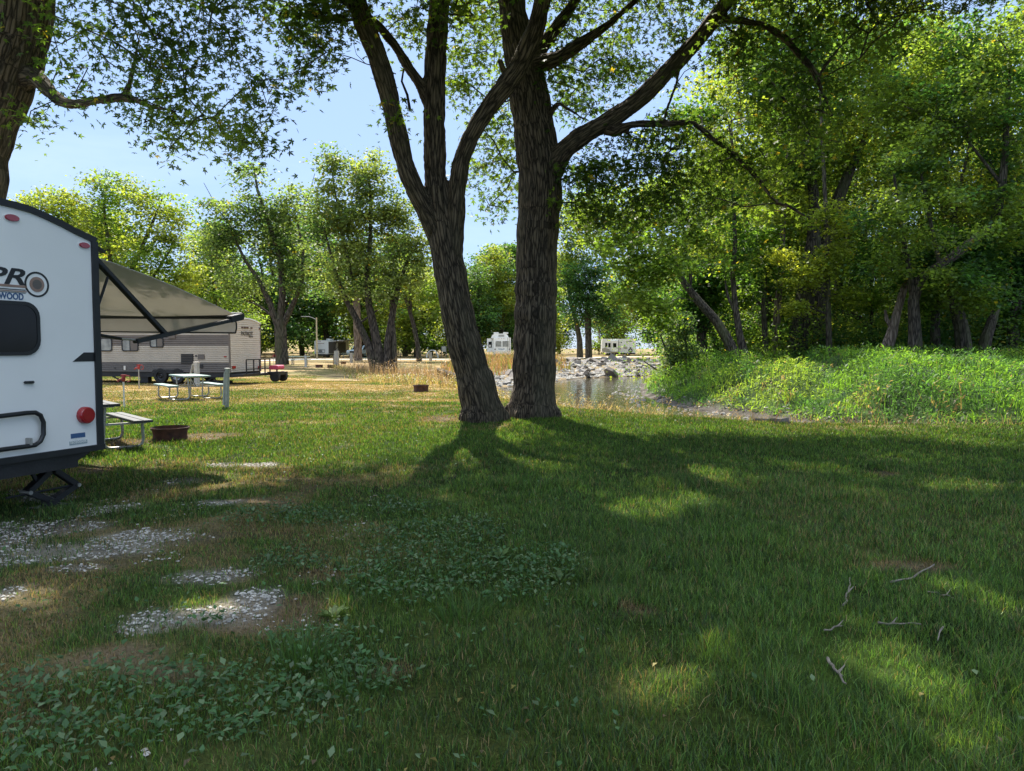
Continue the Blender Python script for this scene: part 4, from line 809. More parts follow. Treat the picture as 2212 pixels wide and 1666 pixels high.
px_tree('mossy straight trunk between the twisted trunk and the pale leaning one', (2022,760,49), [[(2022,762,22),(2020,700,19),(2024,640,16),(2030,560,10)]], [(2040,600,60,50),(2000,640,40,30)], 130, 60, .24, 44, .45, MG1, MG2)
px_tree('stout grey trunk leaning slightly left near the right edge', (2084,764,45), [[(2088,768,38),(2078,715,30),(2068,672,27),(2058,630,24),(2050,590,20),(2045,500,12)]], [(2070,540,70,60),(2010,560,60,50),(2110,600,60,40)], 240, 61, .23, 44, .42, DG1, MG1)
px_tree('broken leaning snag without leaves near the right edge', (2126,760,46), [[(2120,764,28),(2130,730,24),(2142,695,20),(2155,662,12),(2157,650,3)]], [], 0, 62, name='dead_snag')
px_tree('dark trunk with low bare limbs at the right edge', (2188,758,50), [[(2186,760,26),(2190,700,22),(2200,640,18),(2205,560,12)],[(2190,715,8),(2160,705,6),(2140,690,4)],[(2195,700,9),(2230,690,7),(2260,700,4)]], [(2190,600,60,50),(2210,520,60,60),(2200,680,40,24)], 200, 63, .24, 44, .45, DG1, MG1)
px_tree('short dark trunk in the shade behind the riverside bush', (1517,768,52), [[(1517,770,26),(1516,735,22),(1512,690,17),(1505,640,11),(1500,560,6)],[(1518,730,8),(1535,690,7),(1545,640,4)]], [(1500,640,60,50),(1470,690,50,40),(1530,600,50,50)], 240, 64, .24, 44, .45, DG1, MG1)
px_tree('thin leaning trunk behind the short dark one', (1553,764,56), [[(1553,766,13),(1545,730,11),(1530,700,9),(1520,650,5)]], [(1530,650,40,40),(1560,600,40,40)], 100, 65, .2, 46, .5, MG1, MG1)
px_tree('thin dark trunk leaning left left of the twisted trunk', (1895,758,54), [[(1895,760,17),(1880,715,15),(1860,690,13),(1838,678,9),(1810,672,5)],[(1880,715,8),(1885,660,6),(1880,600,4)]], [(1860,640,50,30),(1880,560,50,50)], 130, 66, .2, 46, .5, MG1, YG1)
# bush hanging over the water
px_tree('leafy bush leaning over the water at the tip of the far bank', (1478,835,46), [[(1478,850,9),(1462,800,7),(1440,760,5),(1425,720,3)],[(1478,845,7),(1490,790,6),(1480,730,4)],[(1470,820,5),(1420,800,4),(1390,780,2)],[(1478,845,6),(1450,830,5),(1410,825,3)]],
        [(1440,745,40,44),(1418,805,40,24),(1470,770,50,50),(1408,778,24,30),(1450,820,46,22),(1460,700,40,30)], 480, 67, .15, 30, .24, (.05,.10,.045), (.10,.16,.065), name='bush', minz=.2, gap=.34)['category'] = 'bush'
px_tree('yellowing low bush at the muddy tip of the far bank', (1450,872,38), [[(1450,876,3),(1447,855,2.5),(1440,838,1.5)],[(1450,876,3),(1462,850,2),(1470,835,1)]], [(1448,846,28,18),(1465,860,26,14),(1435,858,14,12)], 90, 68, .11, 34, .2, (.16,.18,.03), (.26,.24,.04), name='bush', minz=.05)['category'] = 'bush'

# repeated trees: a few built, then copied with their parts
def free_tree(seed, Hh, Rr, low, N, leaf, per, sig, g1, g2, r0, far=True, sides=6, tmpl=None):
    rg = np.random.default_rng(seed); sk = Skel(); mb = MB(); k = rg.integers(2, 4)
    P = [Vector((0,0,-.3)), Vector((rg.normal(0,.2), rg.normal(0,.2), Hh*.18)), Vector((rg.normal(0,.5), rg.normal(0,.5), Hh*.4)), Vector((rg.normal(0,.8), rg.normal(0,.8), Hh*.7)), Vector((0,0,Hh*.93))]; q = [r0*1.25, r0, r0*.75, r0*.4, r0*.1]; sk.limb(P, q); mb.tube(P, q, sides)
    for i in range(k+1):
        a = 6.28*i/(k+1)+rg.uniform(-.5,.5); z0 = Hh*rg.uniform(.14,.34); s = P[0].lerp(P[-1], z0/Hh); L_ = [s, s+Vector((math.cos(a)*Rr*.25, math.sin(a)*Rr*.25, Hh*.15)), s+Vector((math.cos(a)*Rr*.55, math.sin(a)*Rr*.55, Hh*.38)), s+Vector((math.cos(a)*Rr*.7, math.sin(a)*Rr*.7, Hh*.55))]
        rr = [r0*.5, r0*.42, r0*.25, r0*.08]; sk.limb(L_, rr); mb.tube(L_, rr, sides)
    A = []
    for i in range(9):
        a = rg.uniform(0, 6.28); z = low+(Hh-low)*(i+.5)/9; rad = Rr*math.sin(math.pi*min(.95, .25+.68*(i+.5)/9))**.8; o = rad*.45
        A.append(ellpts(N//9, (math.cos(a)*o, math.sin(a)*o, z), (rad*.72, rad*.72, (Hh-low)/9*1.25), rg, 2))
    A = np.concatenate(A); A = A[(fbm(A[:, 0]*.4, A[:, 1]*.4, A[:, 2]*.4, s=seed, o=2) > .36) & (A[:, 2] > low*.7)]
    ch = sk.grow(A, rg, 1.3, minz=max(1, low*.6)); sk.radii(.02, .45); sk.tubes(mb, ch, 4, .03)
    LP = leafcloud(ch, sk, rg, per, sig, .7, .25, .42); C = leafcol(LP, rg, g1, g2, per, sc=.3, s=seed, var=.4)
    return mb.mesh('trunk', M['bark'], True), leafmesh('crown', LP, leaf*rg.uniform(.6, 1.3, len(LP)), tmpl or RHOMB, M['leaf_far'] if far else M['leaf'], C, .6, .3, rg)
def place(v, x, y, sc, rz, label, group, name='tree'):
    r = thing(name, label, 'tree', (x, y, H(x, y)), rz, group, sc); link('trunk', v[0], r); link('crown', v[1], r); return r
wood = [free_tree(71, 28, 7, 2.0, 560, .26, 56, .75, MG1, YG2, .42), free_tree(72, 25, 6.5, 1.2, 520, .26, 56, .75, OL1, YG2, .36), free_tree(73, 30, 7, 3.5, 560, .26, 56, .75, DG1, MG2, .45)]
for i, (x, y) in enumerate([(24,88),(24,73),(30,80),(37,76),(22,60),(29,64),(36,61),(43,67),(50,60),(57,66),(45,54),(53,50),(62,54),(20,57),(66,72),(44,80),(55,84),(70,62),(39,52),(26,90),(38,92),(50,94),(33,56),(41,58),(48,48),(58,46),(31,70)]):
    if terrain(np.array([x]), np.array([y]))[4][0]: y += 9
    place(wood[i % 3], x, y, rng.uniform(.85, 1.1), rng.uniform(0, 6.28), 'tree deeper in the creekside wood, half hidden by those at the bank', 'trees deeper in the creekside wood')
belt = [free_tree(81, 17, 6.5, 2.2, 300, .45, 44, .95, MG1, YG2, .38), free_tree(82, 15, 6, 1.5, 280, .45, 44, .95, OL1, YG2, .34), free_tree(83, 19, 6.5, 2.5, 300, .45, 44, .95, DG1, DG2, .4), free_tree(84, 14, 5.5, 1.2, 260, .45, 44, .95, YG1, YG2, .3)]
for i in range(46):
    row = i % 2; x = -150+i*5.6+rng.uniform(-2, 2); y = (138, 158)[row]+rng.uniform(-7, 7)+(10 if x > 10 else 0)
    place(belt[int(rng.integers(0, 4))], x, y, rng.uniform(.85, 1.25), rng.uniform(0, 6.28), 'tree of the far wood closing off the campground', 'trees of the far wood')
for (x, y, v, s, lab) in [(-36.5,112,2,1.15,'dark round tree behind the street lamp'),(-41,104,2,1.0,'dark tree with low limbs left of the white slide out trailer'),(-46,118,1,1.1,'dark open tree right of the tan trailer in the far middle'),(-31,120,2,1.2,'blue green tree behind the white slide out trailer'),(-24,116,0,1.05,'broad tree standing behind the pickup'),(-15,112,1,1.0,'feathery tree behind the slim leaning tree'),(-8,118,3,.9,'low bright tree beside the far playground arch'),(-19,128,2,1.1,'dark tree filling the gap above the parked cars'),(-60,100,0,1.2,'tall green tree behind the open crowned yellow tree'),(-75,95,1,1.3,'tree far left behind the white trailer roof'),(-66,84,3,1.3,'yellow green tree behind the awning'),(-52,92,1,1.2,'tree glimpsed between the awning and the many limbed tree'),(-1,124,2,1.0,'dark tree behind the leaning trunk'),(33,132,2,1.2,'dark tree right of the fifth wheel camper'),(34,118,0,1.3,'green tree behind the riverside bush')]:
    place(belt[v], x, y, s, rng.uniform(0, 6.28), lab, None)
# saplings and brush between the trunks of the wood
def brush(n, cx, cy, rx, ry, h0, h1, g1, g2, lab, seed):
    rg = np.random.default_rng(seed); q = ellpts(n, (cx, cy, 0), (rx, ry, .01), rg, 2); z = terrain(q[:, 0], q[:, 1])[0]; q[:, 2] = z+h0+(h1-h0)*rg.random(n)**1.3*(.4+.9*fbm(q[:, 0]*.5, q[:, 1]*.5, s=seed, o=2)); C = leafcol(q, rg, g1, g2, s=seed)
    tag(link('brush', leafmesh('brush', q, .2*rg.uniform(.6, 1.3, n), RHOMB, M['leaf'], C, .9, .3, rg)), lab, 'brush', kind='stuff')
brush(26000, 30, 52, 20, 6, .2, 3.6, DG1, MG2, 'shaded brush between the trunks of the creekside wood', 91)
brush(30000, 36, 66, 28, 8, .2, 7, MG1, YG2, 'sunlit leafy brush deep in the creekside wood', 92)
brush(9000, 17, 57, 4, 4, .2, 4, DG1, MG2, 'brush behind the riverside bush', 93)
brush(24000, -40, 172, 120, 8, .2, 8, DG1, MG2, 'low brush under the far wood', 94)
# ---------------------------------------------------------------- white trailer at the left edge
def text(body, size, mat, parent, loc, rot=(math.pi/2,0,0), shear=0, bold=0, ext=.0015, align='LEFT', name='lettering', sx=1):
    c = bpy.data.curves.new(name, 'FONT'); c.body = body; c.size = size; c.shear = shear; c.offset = bold; c.extrude = ext; c.align_x = align; c.resolution_u = 3
    tmp = bpy.data.objects.new('t', c); col.objects.link(tmp); me = bpy.data.meshes.new_from_object(tmp.evaluated_get(bpy.context.evaluated_depsgraph_get())); bpy.data.objects.remove(tmp); me.name = name
    me.materials.clear(); me.materials.append(mat); o = link(name, me, parent); o.location = loc; o.rotation_euler = rot; o.scale = (sx, 1, 1); return o
class Frame:
    """an upright local frame: x along a wall, y into the body; px -> local coordinates on the plane y = off (or x = off)"""
    def __init__(s, O, ang): s.M = Matrix.Translation(Vector(O)) @ Matrix.Rotation(ang, 4, 'Z'); s.I = s.M.inverted(); s.O = Vector(O); s.ang = ang
    def f(s, px, py, off=0.0): n = s.M.to_3x3() @ Vector((0,1,0)); p = s.I @ onp(px, py, s.M @ Vector((0,off,0)), n); return p.x, p.z
    def e(s, px, py, off=0.0): n = s.M.to_3x3() @ Vector((1,0,0)); p = s.I @ onp(px, py, s.M @ Vector((off,0,0)), n); return p.y, p.z
def disc(mb, cx, cz, rx, rz, y0, y1, n=28): return mb.prism([(cx+rx*math.cos(6.2832*k/n), cz+rz*math.sin(6.2832*k/n)) for k in range(n)], 1, y0, y1)
def ring(cx, cz, ro, ri, y0, y1, mb=None, n=40):
    mb = mb or MB(); V = []; Fc = []
    for k in range(n):
        c, s_ = math.cos(6.2832*k/n), math.sin(6.2832*k/n); V += [(cx+ro*c,y0,cz+ro*s_),(cx+ri*c,y0,cz+ri*s_),(cx+ri*c,y1,cz+ri*s_),(cx+ro*c,y1,cz+ro*s_)]
    for k in range(n):
        j = (k+1) % n
        for i in range(4): Fc.append((k*4+i, j*4+i, j*4+(i+1)%4, k*4+(i+1)%4))
    return mb.add(V, Fc)
FR = Frame((-4.2, 7.3, 0), math.atan2(.937, .35)); f = FR.f
rv = thing('travel_trailer', 'white travel trailer cut by the left edge, black trim and black curved roof edge', 'trailer', FR.O, FR.ang)
top = [f(*p) for p in [(203,517.5),(189,510),(160,496),(132,481),(100,465.5),(66,450.6),(33,441),(0,433)]]
top = [(min(p[0], 0) if i else 0, p[1]) for i, p in enumerate(top)]; top = [p for p in top if p[0] > -1.2]
zpk = top[-1][1]+.02; prof = top + [(-1.22, zpk)] + [(-2.44-p[0], p[1]) for p in reversed(top)]
zb = .60
MB().prism([(0, zb)]+prof+[(-2.44, zb)], 1, 0, 6.2).build('body', M['white'], rv)
# roof edge trim
V = []; mbt = MB(); outer = [(p[0]+(.012 if i == 0 else (-.012 if i == len(prof)-1 else 0)), p[1]+.018) for i, p in enumerate(prof)]; inner = [(p[0]-(.0 if i else .02), p[1]-.042) for i, p in enumerate(prof)]
for i in range(len(prof)-1): mbt.prism([outer[i], outer[i+1], inner[i+1], inner[i]], 1, -.02, 6.22)
mbt.build('roof_trim', M['black'], rv)
MB().box((-.055,-.022,zb-.03),(.014,.05,prof[0][1]-.02)).box((.0,.05,zb-.03),(.016,.12,prof[0][1]-.05)).build('corner_trim', M['black'], rv)
MB().box((-2.454,-.022,zb-.03),(-2.39,.05,prof[0][1]-.02)).build('corner_trim', M['black'], rv)
MB().box((-2.44,-.03,zb-.045),(.018,.04,zb+.012)).box((.002,.12,zb-.045),(.02,6.2,zb+.02)).build('bottom_trim', M['black'], rv)
# underside: deep black frame box with cut away corner
a, b_ = f(166,1008,.05), f(197,968,.05)
MB().prism([(b_[0], zb-.045),(a[0], a[1]+.06),(a[0], a[1]),(-2.1, a[1]),(-2.3, zb-.045)], 1, .03, 6.0).build('underframe', M['steel_black'], rv)
# window
x0, z0 = f(0,765); x1, z1 = f(84,765)[0], f(60,655)[1]
wz0 = f(60,765)[1]
wn = MB(); wn.prism(rrect(-2.44-x1, wz0, x1, z1, .13), 1, -.012, .002); wo_ = wn.build('window', M['glass'], rv)
MB().frame(rrect(-2.44-x1-.012, wz0-.012, x1+.012, z1+.012, .14), .03, -.018, .0).build('window_frame', M['black'], wo_)
# lamps
for (px, py, rx, rz_) in [(24.4,471,.066,.031),(181,530.5,.058,.029)]:
    x, z = f(px, py); mk = disc(MB(), x, z, rx, rz_, -.02, .001).build('marker_light', M['red'], rv, bevel=.006); disc(MB(), x, z, rx*1.15, rz_*1.2, -.006, .0005).build('lamp_base', M['white'], mk)
x, z = f(182, 897); tl = MB().lathe([(0,-.06),(.072,-.06),(.082,-.05),(.086,-.01),(.086,.001)], 32, (x,0,z), 1).build('tail_light', M['red'], rv, True)
ring(x, z, .058, .053, -.064, -.055).build('lens_ring', M['red'], tl)
x, z = f(60.6, 826); MB().box((x-.045,-.03,z-.012),(x+.045,.0,z+.012)).build('latch', M['black'], rv, bevel=.006)
# black tubular rear rail
pts = [f(*p) for p in [(-60,905),(0,898),(50,892),(69,891),(80,897),(86.5,912),(86.7,938),(80,953),(69,961),(50,964),(0,970.5),(-60,980)]]
P3 = [Vector((p[0], -.045, p[1])) for p in pts]; P3 = [Vector((-1.9,-.045,P3[0].z))]+P3+[Vector((-1.9,-.045,P3[-1].z))]
rl = MB().tube(P3, .021, 10).build('rear_rail', M['black'], rv, True)
x, z = f(57, 954); MB().box((x-.012,-.07,z-.03),(x+.012,.0,z+.035)).build('bracket', M['galv'], rl, bevel=.004)
# decals
dc = [f(*p) for p in [(156.6,781.7),(181,761.5),(204,761.5),(204,781.7)]]; dc[2] = (-.056, dc[1][1]); dc[3] = (-.056, dc[0][1]); MB().prism(dc, 1, -.004, .0005).build('decal', M['black'], rv)
cx_, cz_ = f(79.4, 614.8); RO = .118
lg = ring(cx_, cz_, RO, RO-.017, -.004, .0005).build('emblem', M['black'], rv)
disc(MB(), cx_, cz_, .070, .070, -.005, .0005).build('emblem_disc', M['tan'], lg); disc(MB(), cx_, cz_, .045, .045, -.0065, -.004).build('emblem_centre', M['dkgrey'], lg)
xr = cx_-RO+.008
for z_, h_, mt in ((f(30,618)[1], .022, 'tan'), (f(30,618)[1]-.030, .008, 'black'), (f(30,618)[1]-.045, .010, 'tan'), (f(30,618)[1]-.058, .005, 'black')):
    MB().box((-2.2,-.004,z_-h_/2),(xr+.0+ (0.01 if mt == 'tan' else .0),.0005,z_+h_/2)).build('stripe', M[mt], rv)
xl = f(9, 616)[0]; xe = f(52, 616)[0]; zl = f(30, 615)[1]+.004
tx = text('GEO PR', .205, M['black'], rv, (xe, -.003, zl), shear=.3, bold=.004, align='RIGHT', sx=1.6)
xe = f(51, 648)[0]; zl = f(30, 647)[1]
text('ROCKWOOD', .083, M['blue_mark'], rv, (xe, -.003, zl), bold=.002, align='RIGHT', sx=.78)
x0, z0 = f(153,948); x1, z1 = f(183.5,934); MB().box((x0,-.003,z0),(x1,.0005,z1)).build('sticker', M['blue_mark'], rv)
x0, z0 = f(150,965); x1, z1 = f(188,948); st = MB().box((x0,-.003,z0+.01),(x1,.0005,z1-.004)).build('sticker', M['teal'], rv)
text('facebook', .048, M['white'], st, ((x0+x1)/2, -.004, z0+.025), align='CENTER', ext=.0008); text('find us on', .02, M['white'], st, ((x0+x1)/2, -.004, z0+.065), align='CENTER', ext=.0005)
# scissor jack
JY = .33; j = lambda px, py: Vector((f(px,py,JY)[0], JY, f(px,py,JY)[1])); tp, re_, le, bt = j(111,1016), j(163,1047), j(58,1064), j(113,1092)
jk = thing('scissor_jack', 'black scissor jack propping the rear of the white trailer', 'jack', FR.M @ Vector((bt.x, JY, 0)), FR.ang); off = Vector((bt.x, JY, 0)); bt.z = .07
mb = MB()
for p, q in ((tp+Vector((.02,0,0)), re_),(tp-Vector((.03,0,0)), le),(bt+Vector((.02,0,0)), re_),(bt-Vector((.03,0,0)), le)): mb.bar(p-off+Vector((0,-.02,0)), q-off+Vector((0,-.02,0)), .055, .05, (0,1,0)); mb.bar(p-off+Vector((0,.045,0)), q-off+Vector((0,.045,0)), .03, .045, (0,1,0))
mb.build('arm', M['steel_black'], jk, bevel=.004)
MB().tube([le-off-Vector((.2,0,.015)), re_-off], .011, 8).build('screw', M['steel_black'], jk, True)
MB().box((-.17,-.09,0),(.13,.11,.015)).box((-.07,-.05,.015),(.05,.07,.09)).build('foot', M['steel_black'], jk, bevel=.004)
MB().box((tp.x-off.x-.09,-.05,tp.z),(tp.x-off.x+.09,.07,tp.z+.10)).bar(Vector((tp.x-off.x-.22,0,tp.z+.05)), Vector((tp.x-off.x-.14,0,tp.z-.12)), .03).build('head', M['steel_black'], jk)
for p in (le, re_): MB().tube([p-off+Vector((0,-.06,0)), p-off+Vector((0,.08,0))], .02, 10).build('pin', M['galv'], jk, True)
# wheels farther along the hidden side
for y in (2.6, 3.45):
    wh = MB().lathe([(.20,-.11),(.33,-.10),(.345,-.05),(.345,.05),(.33,.10),(.20,.11)], 24, (-.12,y,.345), 0).build('wheel', M['rubber'], rv, True); MB().lathe([(0,.02),(.06,.05),(.19,.03),(.2,.1)], 20, (-.12,y,.345), 0).build('rim', M['rim'], wh, True)
# awning
S0, S1 = .68, 5.3
def aw(px, py): 
    p = FR.I @ onp(px, py, FR.M @ Vector((0,S0,0)), FR.M.to_3x3() @ Vector((0,1,0))); return Vector((p.x, S0, p.z))
tip = aw(521, 684); el = aw(354, 719); lo = aw(299, 736); t0 = aw(204, 558); t0 = t0+(t0-el)*.14; s0_, s1_ = aw(233, 598), aw(209, 670); g0, g1_ = aw(209, 723), aw(292, 737)
awn = link('awning', None, rv)
zr = lambda s: tip.z+.016*(s-S0)
V = []; nu, nv = 14, 20; C = None
for i in range(nv):
    s_ = S0+.06+(S1-S0-.12)*i/(nv-1); e0 = .3*0+.03; 
    for k in range(nu):
        u = k/(nu-1); edge = math.exp(-((s_-S0)/.25)**2); V.append((e0+(tip.x-e0)*u, s_+edge*.05*math.sin(u*3.1), 2.70+(zr(s_)-2.70)*u+.10*math.sin(math.pi*u)*(.35+.5*edge)+.006*math.sin(u*40+s_)*edge+.010*math.sin(s_*2.1)))
n = len(V); V2 = V+[(x, y, z-.006) for x, y, z in V]; Fc = []
for i in range(nv-1):
    for k in range(nu-1): a = i*nu+k; Fc += [(a,a+1,a+nu+1,a+nu),(n+a,n+a+nu,n+a+nu+1,n+a+1)]
for k in range(nu-1): Fc.append((k, n+k, n+k+1, k+1)); a = (nv-1)*nu+k; Fc.append((a, a+1, n+a+1, n+a))
for i in range(nv-1): a = i*nu; Fc.append((a, a+nu, n+a+nu, n+a)); a = i*nu+nu-1; Fc.append((a, n+a, n+a+nu, a+nu))
fb = MB(); fb.add(V2, Fc); fo = link('fabric', fb.mesh('fabric', M['canvas'], True), awn)
MB().tube([Vector((tip.x, S0-.02, zr(S0)+.01)), Vector((tip.x, S1, zr(S1)+.01))], .048, 14).build('roller', M['black'], awn, True)
vz = 1.80; VV = []; m_ = 24
for i in range(m_):
    s_ = S0+.14+(S1-S0-.2)*i/(m_-1); zt = zr(s_)-.03; 
    for k, u in enumerate((0,.35,.7,1)): VV.append((tip.x+.045+.012*math.sin(s_*5+u), s_-(.03*math.sin(u*3) if i == 0 else 0), zt+(vz+.014*(s_-S0)-zt)*u))
n = len(VV); Fv = [(i*4+k, i*4+k+1, i*4+k+5, i*4+k+4) for i in range(m_-1) for k in range(3)]
fv = MB(); fv.add(VV+[(x-.004, y, z) for x, y, z in VV], Fv+[tuple(n+q for q in reversed(t_)) for t_ in Fv]); link('valance', fv.mesh('valance', M['canvas'], True), awn)
MB().tube([Vector((VV[i*4+3][0]-.002, VV[i*4+3][1], VV[i*4+3][2])) for i in range(m_)], .011, 6).tube([Vector(VV[k])-Vector((.002,0,0)) for k in range(4)], .011, 6).build('valance_hem', M['black'], awn)
for dy in (0, S1-S0-.05):
    d = Vector((0,dy,0)); mb = MB(); mb.bar(t0+d, el+d+(el-t0).normalized()*.03, .05, .075, (0,1,0)); mb.bar(lo+d-(tip-lo).normalized()*.05, tip+d-Vector((.0,0,.02)), .05, .085, (0,1,0)); mb.bar(s0_+d, s1_+d, .025, .03, (0,1,0)); mb.bar(tip+d-(tip-lo).normalized()*.25, tip+d, .09, .10, (0,1,0)); mb.bar(Vector((0,S0,t0.z+.1))+d, t0+d, .05, .06, (0,1,0))
    mb.build('support_arm', M['black'], awn, bevel=.006)
    MB().tube([g0+d, g0.lerp(g1_,.62)+d], .018, 8).build('gas_strut', M['black'], awn, True); MB().tube([g0.lerp(g1_,.62)+d, lo+d+Vector((.03,0,0))], .012, 8).build('strut_rod', M['galv'], awn, True)
sp = Vector((FR.e(206,533)[0], 0, FR.e(206,533)[1])); MB().bar((.0,.06,prof[0][1]-.05),(.16,.08,prof[0][1]-.10), .05, .03).build('gutter_spout', M['black'], rv)
MB().box((.0,S0-.1,2.71),(.07,S1+.05,2.80)).build('awning_rail', M['black'], awn)

# ---------------------------------------------------------------- tan travel trailer with dark bands
FP = Frame((-12.18, 31, 0), math.atan2(-.19, .982)); f = FP.f
pt = thing('travel_trailer', 'tan corrugated travel trailer with dark grey bands, its rear wall reading PATRIOT', 'trailer', FP.O, FP.ang)
LN, WD = 8.6, 2.44; zc = 2.72
MB().prism([(0,.5),(WD,.5),(WD,zc-.02),(WD*.75,zc+.13),(WD*.5,zc+.17),(WD*.25,zc+.13),(0,zc-.02)], 0, -LN, -.001).build('body', M['cream'], pt)
def siding(p0, p1, z0, z1, nrm, mat, parent, name='siding', pitch=.088, topf=None):
    """horizontal ridged cladding between two ground points"""
    p0, p1, nrm = Vector(p0), Vector(p1), Vector(nrm); mb = MB(); k = max(1, round((z1-z0)/pitch)); V = []; nx_ = 12; Fc = []
    lev = []
    for i in range(k): a = z0+(z1-z0)*i/k; h = (z1-z0)/k; lev += [(a, .006), (a+h*.15, .028), (a+h*.75, .022), (a+h*.98, .006)]
    lev.append((z1, .006))
    for z, o in lev:
        for q in range(nx_+1):
            p = p0.lerp(p1, q/nx_)+nrm*o; zz = z if topf is None else min(z, topf(q/nx_)); V.append((p.x, p.y, zz))
    for i in range(len(lev)-1):
        for q in range(nx_): a = i*(nx_+1)+q; Fc.append((a, a+1, a+nx_+2, a+nx_+1))
    mb.add(V, Fc); o = link(name, mb.mesh(name, M[mat]), parent); return o
for z0, z1, mt, lb in ((.50,.93,'dkgrey','dark lowest band of siding'),(.93,1.66,'cream','cream middle band of siding'),(1.66,2.12,'taupe','dark band of siding at window height'),(2.12,2.70,'cream','cream top band of siding')):
    siding((-LN,0,0),(0,0,0), z0, z1, (0,-1,0), mt, pt)['label'] = lb
siding((0,.0,0),(0,WD,0), .50, 2.86, (1,0,0), 'lite', pt, topf=lambda u: zc-.02+.19*math.sin(math.pi*u)**.8)['label'] = 'pale rear wall siding'
MB().box((-.03,-.04,.48),(.035,.01,2.72)).build('corner_trim', M['taupe'], pt); MB().box((-.03,WD-.01,.48),(.035,WD+.03,2.72)).build('corner_trim', M['taupe'], pt)
rp = [(u*WD, zc+.19*math.sin(math.pi*u)**.8) for u in [i/10 for i in range(11)]]
mb = MB()
for i in range(10): mb.prism([(rp[i][0], rp[i][1]), (rp[i+1][0], rp[i+1][1]), (rp[i+1][0], rp[i+1][1]-.05), (rp[i][0], rp[i][1]-.05)], 0, -LN-.02, .045)
mb.build('roof_edge', M['white'], pt)
MB().box((-LN,.04,.28),(-.02,WD-.05,.5)).build('underframe', M['steel_black'], pt)
def pwin(a, c, mat='glass_grey', split=False):
    x0, z1 = f(a[0], a[1]); x1, z0 = f(c[0], c[1]); wd = MB().prism(rrect(x0,z0,x1,z1,.07), 1, -.038, .0).build('window', M[mat], pt); MB().frame(rrect(x0-.02,z0-.02,x1+.02,z1+.02,.09), .045, -.055, -.0).build('frame', M['black'], wd)
    if split: m_ = (x0+x1)/2; MB().box((m_-.02,-.05,z0),(m_+.02,-.03,z1)).build('divider', M['black'], wd); MB().box((m_+.03,-.042,z0+.02),(x1-.03,-.0385,z1-.02)).build('curtain', M['taupe'], wd)
pwin((211,731),(243,758)); pwin((264.7,733),(299.6,758), split=True); pwin((325.5,730.5),(353.7,750), split=True)
x0, z1 = f(365,724); x1, z0 = f(380,731.7); MB().box((x0,-.06,z0),(x1,0,z1)).build('vent_hood', M['taupe'], pt, bevel=.01)
x0, z1 = f(392,765); x1, z0 = f(419,786); lv = MB().box((x0,-.045,z0),(x1,0,z1)).build('louvre_vent', M['black'], pt)
mb = MB()
for i in range(4): z = z0+(z1-z0)*(i+.5)/4; mb.bar((x0+.03,-.055,z),(x1-.03,-.055,z), .03, .012)
mb.build('slats', M['dkgrey'], lv)
x, z = f(424.5,769); disc(MB(), x, z, .045, .045, -.04, 0).build('port', M['black'], pt)
x0, z1 = f(428,766); x1, z0 = f(443,776.5); MB().box((x0,-.045,z0),(x1,0,z1)).build('hatch', M['dkgrey'], pt, bevel=.008)
x, z = f(487.5,770.6); MB().box((x-.05,-.05,z-.025),(x+.05,0,z+.025)).build('marker_light', M['red'], pt)
x, z = f(270.6,795); MB().box((x-.045,-.045,z-.09),(x+.045,0,z+.09)).build('outlet_cover', M['beige'], pt); x, z = f(250,795); MB().box((x-.03,-.045,z-.03),(x+.03,0,z+.03)).build('outlet', M['black'], pt)
x, z = f(436,791); MB().box((x-.08,-.045,z-.08),(x+.08,0,z+.08)).build('valve_panel', M['black'], pt)
xa, xb = f(329,800)[0], f(398,800)[0]; za = f(350,798)[1]
MB().prism([(xa-.05,.45),(xa+.1,za+.0),(xb-.1,za),(xb+.05,.45)], 1, -.05, .02).build('wheel_arch', M['black'], pt)
for px, rm in ((348,'rimdark'),(384,'rim')):
    x = f(px,815)[0]; wh = MB().lathe([(.19,-.1),(.31,-.1),(.33,-.06),(.33,.06),(.31,.1),(.19,.1)], 28, (x,.02,.33), 1).build('wheel', M['rubber'], pt, True); MB().lathe([(0,-.03),(.05,-.06),(.12,-.02),(.17,-.04),(.195,-.1),(.2,.08)], 20, (x,.02,.33), 1).build('rim', M[rm], wh, True)
    MB().lathe([(.0,-.1),(.31,-.1),(.33,-.06),(.33,.06),(.31,.1),(0,.1)], 24, (x,WD-.1,.33), 1).build('wheel', M['rubber'], pt, True)
mb = MB()
for x in (-7.2, -5.9): mb.bar((x,.1,.3),(x+.55,.1,.03), .05, .06)
mb.bar((-6.6,.1,.3),(-7.4,.1,.03), .05, .06); mb.box((-4.5,.1,.02),(-4.1,.35,.3)).bar((-.9,.15,.3),(-1.3,.15,.03), .05).bar((-1.0,.15,.3),(-.6,.15,.03), .05).box((-1.9,.2,.0),(-.2,.5,.14))
mb.build('stabiliser', M['steel_black'], pt)
# rear wall items: y,z from pixels
e = FP.e
for px, py in ((522,707.8),(527.5,708),(533,708.2),(541.5,709),(501.5,704.5),(559.5,710)):
    y, z = e(px, py); MB().box((.02,y-.06,z-.03),(.06,y+.06,z+.03)).build('marker_light', M['rust'], pt)
y, z = e(519.5, 724.3); tt_ = text('PATRIOT', .235, M['dkgrey'], pt, (.032, y, z), rot=(math.pi/2,0,math.pi/2), bold=.012, ext=.003, sx=1.0)
y, z = e(536, 729); text('EDITION', .09, M['dkgrey'], pt, (.032, y, z), rot=(math.pi/2,0,math.pi/2), bold=.003, ext=.003)
for px in (503.5, 559): y, z = e(px, 793.5); MB().box((.02,y-.12,z-.06),(.07,y+.12,z+.06)).build('tail_light', M['red'], pt, bevel=.01)
zb_ = e(515,812)[1]; MB().box((.04,-.02,zb_-.02),(.62,WD+.02,zb_+.09)).build('rear_bumper', M['steel_black'], pt)
